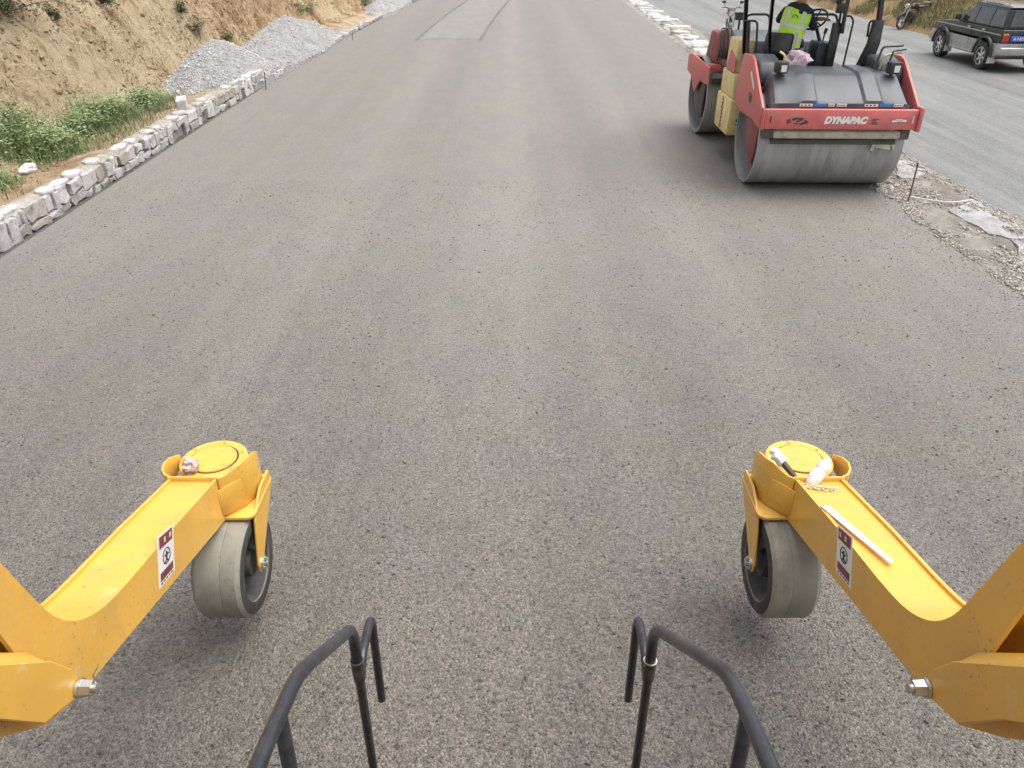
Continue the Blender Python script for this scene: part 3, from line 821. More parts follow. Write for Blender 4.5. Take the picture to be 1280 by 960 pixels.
# ------------------------------------------------------------------ road roller
RO = Vector((4.68, 13.8, 0))
roller = root('road_roller', RO, 'red and yellow tandem road roller with two steel drums and black rear hood', 'road roller')
def module(cx, cy, yaw):
    m = Matrix.Translation((cx, cy, 0)) @ Matrix.Rotation(R(yaw), 4, 'Z')
    return lambda p: (m @ p)
XR = module(4.68, 12.13, -1.5); XF = module(4.62, 15.55, 1.5)
def rb(xf=XR): return MB(xf)
def part(mb, name, mat, par=None, **k): return mb.build(name, mat, par or roller, off=RO, **k)
def drum(xf):
    mb = MB(xf); W, Rd = 1.06, .70
    mb.lathe([(-W, Rd - .012), (-W + .012, Rd), (W - .012, Rd), (W, Rd - .012), (W, Rd - .035), (-W, Rd - .035)], (0, 0, Rd), 'x', 72)
    d = part(mb, 'drum', 'steel_drum', bevel=0)
    for s in (-1, 1):
        mb = MB(xf); mb.disc_lathe([(s * .80, .67), (s * .80, .42), (s * .88, .36), (s * .88, .20), (s * .98, .18), (s * .98, .0001)], (0, 0, Rd), 'x', 40)
        part(mb, 'drum_end', 'steel_dark', d)
        mb = MB(xf)
        for k in range(8):
            a = k * math.pi / 4; mb.tube([(s * .875, .28 * math.cos(a), Rd + .28 * math.sin(a)), (s * .91, .28 * math.cos(a), Rd + .28 * math.sin(a))], .022, 6)
        part(mb, 'hub_bolts', 'steel_dark', d)
    return d
drum(XR); drum(XF)
# rear frame
for s in (-1, 1):
    mb = rb(); a, b = (s * 1.075, s * 1.115)
    mb.prism([(-.80, .985), (-.80, 1.27), (.02, 1.80), (.16, 1.83), (.62, 1.80), (.80, 1.55), (.80, 1.05), (.42, .98), (-.35, 1.02), (-.62, .985)], min(a, b), max(a, b), 'x')
    pl = part(mb, 'side_plate', 'red_paint', bevel=.012)
    mb = rb(); mb.prism([(-.50, 1.08), (-.46, .60), (-.36, .36), (-.22, .34), (.14, .62), (.32, 1.08)], min(s * 1.00, s * 1.035), max(s * 1.00, s * 1.035), 'x')
    part(mb, 'hub_carrier', 'red_dirty', bevel=.01)
    mb = rb(); mb.prism([(-.30, 1.12), (-.30, 1.3), (.4, 1.5), (.55, 1.12)], min(s * .96, s * 1.075), max(s * .96, s * 1.075), 'x'); part(mb, 'frame_rib', 'red_paint', bevel=.01)
    mb = rb(); mb.obox((s * 1.12, -.10, 1.52), .006, .34, .045, (R(34), 0, 0)); part(mb, 'side_lettering_strip', 'sticker_white', pl)
    mb = rb(); mb.obox((s * 1.12, -.1, 1.28), .006, .16, .12, (R(10), 0, 0)); part(mb, 'access_cover', 'steel_dark', pl)
mb = rb(); mb.box(-1.07, 1.07, -.885, -.795, .99, 1.262); bar = part(mb, 'rear_bar', 'red_paint', bevel=.015)
mb = rb(); mb.box(1.072, 1.13, -.92, -.78, .965, 1.30); part(mb, 'bar_end', 'red_paint', bevel=.015)
mb = rb(); mb.box(-1.10, -1.072, -.895, -.78, .98, 1.265); part(mb, 'bar_end', 'red_paint', bevel=.012)
def on_bar(x, z, y=-.8875):
    return Matrix.Translation(-RO) @ Matrix.Translation(XR(Vector((x, y, z)))) @ Matrix.Rotation(R(-1.5), 4, 'Z') @ Matrix.Rotation(R(90), 4, 'X')
text_mesh('maker_lettering', 'DYNAPAC', .125, 'sticker_white', bar, on_bar(.06, 1.115), .004, .009, .28)
mb = rb(); mb.box(.70, .93, -.8895, -.8855, 1.085, 1.165); part(mb, 'model_panel', 'red_paint', bar)
mb = rb()
for k, (a, b, zz) in enumerate([(.715, .80, 1.113), (.76, .86, 1.125), (.82, .915, 1.118)]): mb.obox((a / 2 + b / 2, -.892, zz), b - a, .003, .026, (0, R(-6 + 5 * k), 0))
part(mb, 'model_swash', 'sticker_white', bar)
mb = rb()
for k in range(4): mb.box(.43 + .01 * (k % 2), .53 - .02 * (k % 3), -.8895, -.886, 1.068 + .022 * k, 1.078 + .022 * k)
part(mb, 'notice_lines', 'print_dark', bar)
mb = rb()
for k in range(16):
    x = -.78 + random.random() * .30; z = 1.10 + random.uniform(-.045, .045); mb.obox((x, -.8872, z), random.uniform(.03, .09), .002, random.uniform(.01, .03), (0, random.uniform(-.5, .5), 0))
part(mb, 'oil_smudge', 'steel_dark', bar)
mb = rb(); mb.box(1.0, 1.012, -.888, -.885, 1.08, 1.18); part(mb, 'reflector', 'sticker_white', bar)
mb = rb(); mb.box(-1.0, -.98, -.888, -.885, 1.08, 1.17); part(mb, 'reflector', 'print_dark', bar)
# scraper under the bar
mb = rb(); mb.box(-.90, .92, -.83, -.74, .845, .955); part(mb, 'scraper_beam', 'beam_beige', bevel=.03, seg=3)
mb = rb(); mb.obox((0, -.725, .805), 1.80, .03, .11, (R(-25), 0, 0)); part(mb, 'scraper_blade', 'steel_dark', bevel=.006)
for s in (-1, 1):
    mb = rb(); mb.box(s * .97 - .07, s * .97 + .07, -.83, -.6, .84, 1.0); part(mb, 'scraper_bracket', 'steel_dark', bevel=.02)
mb = rb(); mb.obox((.60, -.735, .735), .05, .04, .17, (R(-20), R(25), 0)); mb.obox((.74, -.735, .73), .22, .04, .09, (R(-20), R(8), 0)); mb.obox((.88, -.735, .745), .05, .05, .14, (R(-20), R(-15), 0))
part(mb, 'water_nozzle_bracket', 'beam_beige', bevel=.01)
mb = rb(); mb.box(-1.0, 1.0, -.25, .7, 1.405, 1.43); part(mb, 'frame_deck', 'black_plastic')
# hood, creased panels across its width
prof = [(-1.0, -.10), (-.95, -.02), (-.88, 0), (-.61, 0), (-.55, .035), (-.37, .035), (-.335, 0), (.32, 0), (.36, .035), (.57, .035), (.625, 0), (.88, 0), (.95, -.02), (1.0, -.10)]
path = [(-.765, 1.24), (-.765, 1.322), (-.745, 1.345), (-.34, 1.615), (-.24, 1.648), (.0, 1.655), (.30, 1.655), (.33, 1.62), (.33, 1.3)]
mb = rb(); v = []; f = []
for i, (y, z) in enumerate(path):
    for (x, h) in prof:
        k = 1.0 if 2 <= i <= 6 else (.35 if i in (1, 7) else 0); tap = 1 - .05 * smooth(1.35, 1.75, z)
        v.append((x * tap * .97, y - (.6 * h * k if i < 5 else 0), z + h * k * (.75 if i > 2 else .5)))
n = len(prof)
for i in range(len(path) - 1):
    for j in range(n - 1): f.append((i * n + j, i * n + j + 1, (i + 1) * n + j + 1, (i + 1) * n + j))
for e in (0, n - 1): f.append([i * n + e for i in range(len(path))])
mb.add(v, f); hood = part(mb, 'hood', 'hood_black', smooth=28)
for (a, b, mt) in [(-.58, -.40, 'sticker_white'), (-.39, -.20, 'sticker_blue'), (-.18, -.09, 'sticker_white'), (-.06, .08, 'sticker_white'), (.33, .52, 'sticker_white'), (.54, .72, 'sticker_blue'), (.74, .87, 'sticker_white')]:
    mb = rb(); mb.box(a, b, -.7725, -.7665, 1.284, 1.321); st = part(mb, 'hood_sticker', mt, hood)
    if mt == 'sticker_white':
        mb = rb()
        for q in range(3): mb.box(a + (b - a) * (.1 + .28 * q), a + (b - a) * (.25 + .28 * q), -.7745, -.772, 1.294, 1.310)
        part(mb, 'hood_print', 'print_dark', hood)
for s in (-1, 1):
    x0 = s * .80
    mb = rb(); mb.box(x0 - .085, x0 + .085, -.42, -.26, 1.66, 1.82); lp = part(mb, 'work_lamp', 'black_plastic', bevel=.02)
    mb = rb(); mb.box(x0 - .02, x0 + .058, -.425, -.418, 1.685, 1.775); part(mb, 'lens', 'white_paint', lp)
    mb = rb(); mb.tube(rpath([(x0, -.3, 1.55), (x0, -.3, 1.67)], .03), .02, 8); part(mb, 'lamp_stem', 'black_plastic', lp)
# bulging tanks beside the platform
for s, xx in ((-1, -.86), (1, .90)):
    mb = rb(); mb.prism([(-.10, 1.45), (-.12, 1.62), (-.02, 1.76), (.35, 1.82), (.55, 1.80), (.60, 1.45)], xx - .18, xx + .16, 'x'); part(mb, 'tank_cover', 'hood_black', bevel=.05, seg=3)
    mb = rb(); mb.tube(rpath([(xx + .17 * (1 if s < 0 else -1), -.02, 1.6), (xx + .17 * (1 if s < 0 else -1), -.06, 1.86), (xx + .10, -.02, 1.9)], .04), .016, 7); part(mb, 'yellow_latch', 'yellow_old')
# grab handle over the right tank
mb = rb(); mb.tube(rpath([(.62, -.12, 1.70), (.70, -.05, 1.98), (1.02, .0, 1.99), (1.02, .25, 1.95)], .06), .017, 8); part(mb, 'grab_handle', 'black_tube')
mb = rb(); mb.tube(rpath([(.80, -.14, 1.70), (.84, -.10, 1.93), (1.06, .0, 1.94)], .05), .015, 8); part(mb, 'grab_handle', 'black_tube')
# platform, centre joint and yellow side tanks
mb = MB(); mb.box(3.72, 5.66, 12.5, 14.75, 1.34, 1.43); part(mb, 'platform', 'black_plastic', bevel=.02)
mb = MB(); mb.box(4.3, 5.1, 12.6, 15.1, .55, 1.335); part(mb, 'centre_joint', 'steel_dark', bevel=.03)
for s in (-1, 1):
    X0 = 3.60 if s < 0 else 5.40; X1 = X0 + .34
    mb = MB(); mb.prism([(13.28, .44), (13.20, 1.02), (14.16, 1.02), (14.16, .44)], X0, X1, 'x'); yt = part(mb, 'side_tank', 'yellow_old', bevel=.03)
    mb = MB(); mb.prism([(13.30, 1.026), (13.36, 1.40), (14.12, 1.40), (14.12, 1.026)], X0 + .03, X1 - .02, 'x'); part(mb, 'side_tank', 'yellow_old', bevel=.025)
    if s > 0: continue
    mb = MB(); mb.prism([(13.44, 1.406), (13.46, 1.90), (13.98, 1.90), (14.05, 1.406)], X0 + .05, X1 - .02, 'x'); part(mb, 'side_tank', 'yellow_old', bevel=.025)
    if s < 0:
        mb = MB(); mb.prism([(13.40, 1.42), (13.40, 1.62), (13.75, 1.72), (13.95, 1.42)], X0 + .03, X0 + .048, 'x'); part(mb, 'tank_decal', 'red_paint', yt)
        mtx = Matrix.Translation(Vector((X0 + .20, 13.244, .70)) - RO) @ Matrix.Rotation(R(90), 4, 'X') @ Matrix.Rotation(R(90), 4, 'Z')
        text_mesh('model_number', '622', .17, 'print_dark', yt, mtx, .004, .004)
        mtx = Matrix.Translation(Vector((X0 - .003, 13.72, .74)) - RO) @ Matrix.Rotation(R(-90), 4, 'Z') @ Matrix.Rotation(R(90), 4, 'X') @ Matrix.Rotation(R(90), 4, 'Z')
        text_mesh('maker_lettering', 'DYNAPAC', .11, 'print_dark', yt, mtx, .004, .003)
# front frame
for s in (-1, 1):
    mb = rb(XF); a, b = s * 1.075, s * 1.11
    mb.prism([(-.85, 1.0), (-.80, 1.30), (.55, 1.36), (.83, 1.30), (.83, 1.02), (.45, .96), (.12, .70), (-.2, .98)], min(a, b), max(a, b), 'x'); part(mb, 'side_plate', 'red_paint', bevel=.012)
    mb = rb(XF); mb.prism([(-.42, 1.08), (-.30, .34), (.25, .34), (.42, 1.08)], min(s * 1.0, s * 1.035), max(s * 1.0, s * 1.035), 'x'); part(mb, 'hub_carrier', 'steel_dark', bevel=.01)
mb = rb(XF); mb.box(-1.07, 1.07, .78, .88, 1.02, 1.30); part(mb, 'front_bar', 'red_paint', bevel=.015)
mb = rb(XF); mb.box(-1.07, 1.07, -.72, -.60, 1.22, 1.34); part(mb, 'cross_beam', 'red_paint', bevel=.015)
mb = rb(XF); mb.box(-1.0, 1.0, -.66, -.60, 1.08, 1.19); part(mb, 'scraper_beam', 'beam_beige', bevel=.015)
mb = rb(XF); mb.box(-1.0, 1.0, -.70, -.665, 1.0, 1.07); part(mb, 'scraper_blade', 'steel_dark', bevel=.006)
mb = rb(XF); mb.prism([(-.60, 1.345), (-.55, 1.70), (-.2, 1.84), (.35, 1.80), (.7, 1.36)], -.62, .9, 'x'); part(mb, 'front_hood', 'hood_black', bevel=.05, seg=3)
mb = rb(XF); mb.prism([(-.70, 1.345), (-.66, 1.60), (-.50, 1.86), (-.15, 1.86), (.1, 1.345)], -.98, -.68, 'x'); part(mb, 'hose_housing', 'red_dirty', bevel=.05, seg=2)
mb = rb(XF)
for k in range(4): mb.tube(rpath([(-.95 + .07 * k, -.66, 1.36), (-.93 + .07 * k, -.74, 1.6), (-.90 + .06 * k, -.55, 1.92), (-.7, -.2, 1.86)], .1), .016, 6)
part(mb, 'hoses', 'black_tube')
mb = rb(XF); mb.tube([(-.35, .3, 1.78), (-.35, .3, 2.0)], .02, 6); mb.obox((-.35, .3, 2.03), .18, .1, .13); part(mb, 'front_lamp', 'black_plastic')
# roll-over posts, rails
def post(px_list, Y, w=.085, name='roof_post', yo=0.0):
    pts = [P(px, py, Y=Y) for px, py in px_list]
    mb = MB()
    for i in range(len(pts) - 1):
        a, b = pts[i], pts[i + 1]; d = (b - a).normalized(); sx = Vector((1, 0, 0)) * w / 2; sy = Vector((0, 1, 0)) * w / 2
        mb.add([a - sx - sy, a + sx - sy, a + sx + sy, a - sx + sy, b - sx - sy, b + sx - sy, b + sx + sy, b - sx + sy], [(0, 1, 2, 3), (4, 7, 6, 5), (0, 4, 5, 1), (1, 5, 6, 2), (2, 6, 7, 3), (3, 7, 4, 0)])
    return part(mb, name, 'black_tube', bevel=.012)
TOPZ = 3.25
def post_to_top(pxs, Y, w=.085):
    """lowest point first; the last two points set the direction, carried up to the canopy"""
    pts = [P(px, py, Y=Y) for px, py in pxs]; a, b = pts[-2], pts[-1]
    t = (TOPZ - b.z) / max(.01, (b.z - a.z)); pts[-1] = b + (b - a) * t
    mb = MB(); 
    for i in range(len(pts) - 1):
        a, b = pts[i], pts[i + 1]; sx = Vector((w / 2, 0, 0)); sy = Vector((0, w / 2, 0))
        mb.add([a - sx - sy, a + sx - sy, a + sx + sy, a - sx + sy, b - sx - sy, b + sx - sy, b + sx + sy, b - sx + sy], [(0, 1, 2, 3), (4, 7, 6, 5), (0, 4, 5, 1), (1, 5, 6, 2), (2, 6, 7, 3), (3, 7, 4, 0)])
    part(mb, 'roof_post', 'black_tube', bevel=.01); return pts[-1]
tops = [post_to_top([(929, 84), (930, 60), (933, 0)], 13.15, .060),
        post_to_top([(1082, 100), (1090, 62), (1096, 45), (1102, 0)], 12.75, .070),
        post_to_top([(961, 80), (962, 40), (966, 0)], 12.95, .050),
        post_to_top([(1052, 42), (1055, 25), (1060, 0)], 12.95, .052)]
# canopy carried by the posts (just above the picture)
mb = MB(); mb.box(3.55, 5.95, 12.45, 14.9, TOPZ, TOPZ + .10); part(mb, 'canopy', 'yellow_old', bevel=.04)
mb = MB(); q = P(1072, 84, Y=12.75); q2 = P(1094, 55, Y=12.75)
mb.prism([(q.x - .12, q.z - .3), (q.x + .14, q.z - .3), (q2.x + .06, q2.z + .02), (q2.x + .05, q2.z + .34), (q2.x - .10, q2.z + .34), (q2.x - .12, q2.z)], 12.70, 12.81, 'y'); part(mb, 'post_foot', 'black_plastic', bevel=.02)
def rail(pxs, Y, r=.017, name='guard_rail'):
    mb = MB(); mb.tube(rpath([P(px, py, Y=Y) for px, py in pxs], .07), r, 8); return part(mb, name, 'black_tube')
rail([(931, 22), (938, 18), (962, 18), (962, 60)], 13.4)
rail([(929, 26), (947, 26), (945, 66)], 12.9)
rail([(1005, 18), (1046, 18), (1047, 30), (1040, 55), (1036, 90)], 13.3, .019)
rail([(1058, 20), (1064, 20), (1067, 26), (1061, 52), (1052, 90)], 13.0, .015)
rail([(1084, 46), (1087, 26), (1097, 26)], 12.8, .017)
rail([(936, 26), (934, 70)], 12.9, .03)
mb = MB(); a = P(1046, 33, Y=13.0); b = P(1042, 62, Y=13.0)
mb.prism([(a.x - .06, a.z + .05), (a.x + .07, a.z + .05), (b.x + .03, b.z - .3), (b.x - .10, b.z - .3)], 12.97, 13.05, 'y'); part(mb, 'post_bracket', 'black_plastic', bevel=.012)
mb = MB(); a = P(1052, 10, Y=12.9); mb.obox(a, .14, .10, .14); mb.obox(a + Vector((-.06, 0, .1)), .08, .08, .08, (.3, .3, 0)); mb.tube([a, a + Vector((.05, .1, -.3))], .02, 6); part(mb, 'mirror', 'black_plastic', bevel=.02)
# left side box, seat, console, wheel
mb = MB(); a = P(945, 75, Y=12.75); mb.obox((a.x, 12.85, a.z - .12), .34, .35, .36); part(mb, 'battery_box', 'black_plastic', bevel=.04, seg=3)
SEAT = Vector((4.36, 13.25, 0))
sm = Matrix.Translation(SEAT) @ Matrix.Rotation(R(-36), 4, 'Z')
XS = lambda p: sm @ p
mb = MB(XS); mb.box(-.26, .26, -.24, .28, 1.66, 1.80); seat = part(mb, 'seat', 'black_plastic', bevel=.05, seg=3)
mb = MB(XS); mb.obox((-.03, -.30, 1.90), .44, .09, .32, (R(-14), 0, 0)); part(mb, 'seat_back', 'black_plastic', bevel=.045, seg=3)
mb = MB(XS); mb.obox((.215, -.30, 1.88), .022, .11, .40, (R(-14), 0, 0)); part(mb, 'seat_shell', 'grey_seat', seat, bevel=.008)
mb = MB(XS); mb.box(-.14, .14, -.14, .16, 1.43, 1.66); part(mb, 'seat_pedestal', 'black_plastic', seat, bevel=.02)
cA = P(1013, 80, Y=13.25); cB = P(1042, 54, Y=13.25)
mb = MB(); mb.prism([(cA.x, 1.43), (cB.x, 1.43), (cB.x + .02, cB.z), (cA.x + .01, cB.z + .03)], 13.1, 13.5, 'y'); con = part(mb, 'console', 'navy_box', bevel=.03)
wc = P(1018, 24, Y=13.55); ax = Vector((-.50, -.45, .75)).normalized(); u = ax.cross(Vector((0, 0, 1))).normalized(); w = ax.cross(u)
mb = MB(); mb.tube([wc + (u * math.cos(k * math.pi / 16) + w * math.sin(k * math.pi / 16)) * .20 for k in range(33)], .016, 8, False)
sw = part(mb, 'steering_wheel', 'black_tube')
mb = MB(); 
for k in range(3):
    a = k * 2.094 + .5; mb.tube([wc - ax * .03, wc + (u * math.cos(a) + w * math.sin(a)) * .195], .012, 6)
mb.tube([wc, Vector((cA.x + .14, 13.4, cB.z))], .028, 8); part(mb, 'steering_column', 'black_tube', sw)
for (px, py, qx, qy) in [(1026, 56, 1031, 42), (1034, 56, 1039, 46)]:
    a = P(px, py, Y=13.35); b = P(qx, qy, Y=13.35); mb = MB(); mb.tube([a - Vector((0, 0, .1)), b], .012, 6); mb.tube([b, b + (b - a).normalized() * .08], .026, 8); part(mb, 'control_lever', 'black_plastic')

# pink cloth bundle behind the seat
c = P(996, 74, Y=12.55)
o = bag((c.x, 12.55, c.z - .02), (.20, .15, .16), 'pink and white cloth bundle lying behind the roller driver seat', 'pink_cloth', 'cloth_bundle', 4.0, .9, 'cloth')
mb = MB(); mb.box(c.x - .35, c.x + .45, 12.32, 12.78, 1.435, c.z - .125); part(mb, 'rear_shelf', 'black_plastic', bevel=.01)

# ------------------------------------------------------------------ person driving the roller
def skin_mesh(nodes, edges, level=2):
    me = bpy.data.meshes.new('sk'); me.from_pydata([n[0] for n in nodes], edges, [])
    ob = bpy.data.objects.new('sk', me); col.objects.link(ob)
    mo = ob.modifiers.new('s', 'SKIN'); mo.use_smooth_shade = True
    for i, n in enumerate(nodes):
        sv = me.skin_vertices[0].data[i]; r = n[1]; sv.radius = r if isinstance(r, tuple) else (r, r); sv.use_root = (i == 0)
    ss = ob.modifiers.new('u', 'SUBSURF'); ss.levels = level; ss.render_levels = level
    dg = bpy.context.evaluated_depsgraph_get(); out = bpy.data.meshes.new_from_object(ob.evaluated_get(dg))
    bpy.data.objects.remove(ob); return out
def driver():
    # local frame: +y forward, seat top z=0 under hips
    rt = root('person', (SEAT.x, SEAT.y, 1.80), 'seated person in a bright yellow-green safety vest driving the red roller', 'person')
    yaw = Matrix.Rotation(R(-28), 4, 'Z') @ Matrix.Rotation(R(9), 4, 'Y')
    N = []; E = []
    def node(p, r, prev=None):
        N.append((yaw @ Vector(p), r)); i = len(N) - 1
        if prev is not None: E.append((prev, i))
        return i
    pel = node((0, -.04, .12), (.165, .125)); wa = node((0, .0, .27), (.150, .115), pel); ch = node((0, .08, .45), (.175, .125), wa)
    up = node((0, .13, .57), (.150, .10), ch); nk = node((0, .17, .66), .056, up); hb = node((0, .20, .74), .068, nk); hd = node((0, .215, .82), (.080, .098), hb); ht = node((0, .20, .91), .066, hd)
    hands = []
    wl = yaw.inverted()
    for s in (-1, 1):
        sh = node((s * .17, .12, .555), .075, up); 
        tgt = wl @ (wc + u * (.17 * s) + Vector((0, 0, .02)) - Vector((SEAT.x, SEAT.y, 1.80)))
        el = Vector((s * .30, .24, .33)); 
        e = node(el, .052, sh); m = node(el.lerp(tgt, .55), .045, e); wr = node(tgt - (tgt - el).normalized() * .08, .032, m); pm = node(tgt - (tgt - el).normalized() * .01, (.042, .026), wr)
        fd = (tgt - el).normalized()
        side = Vector((1, 0, 0))
        for k in range(4):
            b = tgt + side * (k - 1.5) * .021 + fd * .03; f1 = node(b, .0095, pm); f2 = node(b + fd * (.028 + .004 * (1 - abs(k - 1.3))) + Vector((0, 0, -.012)), .0088, f1); node(b + fd * .035 + Vector((0, 0, -.042)), .0075, f2)
        tb = tgt - side * s * .035; t1 = node(tb, .011, pm); node(tb + fd * .035 + Vector((0, 0, -.02)) - side * s * .012, .009, t1)
        hp = node((s * .095, .02, .09), .092, pel); kn = node((s * .13, .44, .09), .068, hp); an = node((s * .13, .50, -.29), .045, kn); ft = node((s * .14, .62, -.345), (.042, .03), an)
    me = skin_mesh(N, E); me.name = 'body'
    for mname in ('cloth_dark', 'skin', 'hair'): me.materials.append(M[mname])
    hN = [yaw @ Vector(p) for p in ((0, .215, .80),)][0]
    wrs = [N[i][0] for i in range(len(N)) if N[i][1] == .032]; els = [N[i][0] for i in range(len(N)) if N[i][1] == .052]
    inv = yaw.inverted()
    for p in me.polygons:
        c = p.center; l = inv @ c; mi = 0
        if l.z > .655 and abs(l.x) < .13:
            mi = 1
            if l.z > .845 or (l.y < .20 and l.z > .73): mi = 2
        for wq, eq in zip(wrs, els):
            if (c - wq).length < .15 and (c - wq).dot(wq - eq) > -.02: mi = 1
        p.material_index = mi; p.use_smooth = True
    body = bpy.data.objects.new('body', me); col.objects.link(body); body.parent = rt
    # face: nose, ears, eyes, mouth
    Y = lambda p: yaw @ Vector(p)
    mb = MB(); mb.tube([Y((0, .30, .835)), Y((0, .325, .80)), Y((0, .315, .785))], [.008, .014, .010], 6)
    for s in (-1, 1): mb.tube([Y((s * .078, .205, .79)), Y((s * .090, .20, .82)), Y((s * .082, .205, .845))], [.008, .014, .008], 6)
    mb.build('face_features', 'skin', rt)
    mb = MB()
    for s in (-1, 1): mb.obox(Y((s * .032, .296, .828)), .024, .012, .010, (0, 0, R(-40)))
    mb.obox(Y((0, .298, .755)), .045, .012, .008, (0, 0, R(-40))); mb.build('eyes_and_mouth', 'hair', rt)
    # vest: shell around the torso (lofted rings)
    rings = [(.06, -.06, .205, .172), (.20, -.02, .198, .160), (.30, .015, .198, .156), (.40, .06, .212, .158), (.50, .095, .222, .154), (.57, .125, .205, .136), (.625, .15, .125, .098)]
    def ring(z, y, rx, ry, n=28, e=0.0):
        out = []
        for k in range(n):
            a = 2 * math.pi * k / n; q = .9
            cx = math.copysign(abs(math.cos(a)) ** q, math.cos(a)); sy = math.copysign(abs(math.sin(a)) ** q, math.sin(a))
            wob = 1 + .045 * fbm(math.cos(a) * 2.2, math.sin(a) * 2.2, z * 7, 3)
            out.append(Y(((rx + e) * cx * wob, y + (ry + e) * sy * wob, z)))
        return out
    def loft(rs, e=0.0):
        mb = MB(); n = 28; v = []
        for r_ in rs: v += ring(*r_, e=e)
        return mb.add(v, [(i * n + k, i * n + (k + 1) % n, (i + 1) * n + (k + 1) % n, (i + 1) * n + k) for i in range(len(rs) - 1) for k in range(n)])
    vest = loft(rings).build('safety_vest', 'hivis', rt, smooth=60)
    def lerp_ring(z):
        for a, b in zip(rings, rings[1:]):
            if a[0] <= z <= b[0]:
                t = (z - a[0]) / (b[0] - a[0]); return tuple(a[i] + (b[i] - a[i]) * t for i in range(4))
    for (z0, z1) in ((.155, .205), (.325, .375)):
        loft([lerp_ring(z0), lerp_ring((z0 + z1) / 2), lerp_ring(z1)], .004).build('reflective_band', 'reflective', vest, smooth=60)
    for s in (-1, 1):
        pts = [Y((s * .115, -.055 + (z - .375) * .32 - .012, z)) for z in (.375, .44, .50, .56)]
        mb = MB(); wd = yaw @ Vector((.024, 0, 0)); nn = yaw @ Vector((0, -.02, .006)); v = []
        for p in pts: v += [p - wd + nn, p + wd + nn]
        mb.add(v, [(2 * i, 2 * i + 1, 2 * i + 3, 2 * i + 2) for i in range(3)]).build('shoulder_band', 'reflective', vest)
    # round emblem on the back
    mb = MB(); c0 = Y((0, -.066, .46)); ux = yaw @ Vector((1, 0, 0)); uz = (yaw @ Vector((0, .28, .96)))
    mb.tube([c0 + (ux * math.cos(k * math.pi / 8) + uz * math.sin(k * math.pi / 8)) * .042 for k in range(-3, 13)], .008, 6)
    mb.tube([c0 - uz * .055 - ux * .01, c0 + uz * .02 - ux * .005], .009, 6); mb.tube([c0, c0 - uz * .05 + ux * .035], .008, 6)
    mb.build('back_emblem', 'print_dark', vest)
driver()

# ------------------------------------------------------------------ off-road car on the second carriageway
def wheel_parts(par, x, y, r, w, name='wheel', face=-1, off=(0, 0, 0)):
    mb = MB(); h = w / 2
    mb.lathe([(-h, r * .66), (-h, r * .90), (-h * .8, r * .985), (-h * .5, r), (h * .5, r), (h * .8, r * .985), (h, r * .90), (h, r * .66)], (x, y, r), 'x', 32)
    ty = mb.build(name, 'tyre_black', par)
    mb = MB(); f = face
    mb.disc_lathe([(f * h * .55, r * .665), (f * h * .96, r * .66), (f * h * .96, r * .59), (f * h * .35, r * .54), (f * h * .2, r * .2), (f * h * .2, .0001)], (x, y, r), 'x', 32)
    rim = mb.build('rim', 'steel_dark', ty)
    mb = MB()
    for k in range(6):
        a = k * math.pi / 3 + .3; ca, sa = math.cos(a), math.sin(a); p0 = Vector((x + f * h * .75, y + ca * r * .12, r + sa * r * .12)); p1 = Vector((x + f * h * .80, y + ca * r * .62, r + sa * r * .62)); tdir = Vector((0, -sa, ca)) * r * .085; dx = Vector((f * h * -.25, 0, 0))
        mb.add([p0 - tdir, p0 + tdir, p1 + tdir * 1.3, p1 - tdir * 1.3, p0 - tdir + dx, p0 + tdir + dx, p1 + tdir * 1.3 + dx, p1 - tdir * 1.3 + dx], [(0, 1, 2, 3), (0, 4, 5, 1), (1, 5, 6, 2), (2, 6, 7, 3), (3, 7, 4, 0)])
    mb.lathe([(f * h * .80, r * .645), (f * h * .98, r * .66), (f * h * .98, r * .60), (f * h * .80, r * .585)], (x, y, r), 'x', 32)
    mb.disc_lathe([(f * h * .7, r * .17), (f * h * .95, r * .14), (f * h * .95, .0001)], (x, y, r), 'x', 16)
    mb.build('spokes', 'chrome', ty)
    return ty
car = root('off_road_car', (14.90, 24.8, -.25), 'dark off-road car with silver lower body parked on the second carriageway', 'car')
# local frame: x across (left side negative, facing the camera), +y forward, rear axle y=0, front axle y=2.6
def side_profile(zlo, arches=True):
    p = [(-.72, .52), (-.74, .98)]
    return p
Wb = .845
def arch(cy, r, n=9, z=.37): return [(cy + r * math.cos(a), z + r * math.sin(a)) for a in [math.pi * k / n for k in range(n + 1)]]
# lower silver body with wheel arches
low = [(-.78, .50)] + [(p[0], p[1]) for p in reversed(arch(0, .46))] + [(p[0], p[1]) for p in reversed(arch(2.6, .46))] + [(3.32, .46), (3.36, .80), (-.80, .80)]
low = [p for p in low if p[1] >= .36]
mb = MB(); mb.prism(low, -Wb, Wb, 'x'); body_low = mb.build('lower_body', 'car_silver', car, bevel=.02)
uppro = [(-.76, .806), (-.78, 1.06), (-.74, 1.16), (2.05, 1.15), (3.10, 1.06), (3.30, .98), (3.33, .806)]
mb = MB(); mb.prism(uppro, -Wb + .012, Wb - .012, 'x'); body_up = mb.build('upper_body', 'car_dark', car, bevel=.03, seg=3)
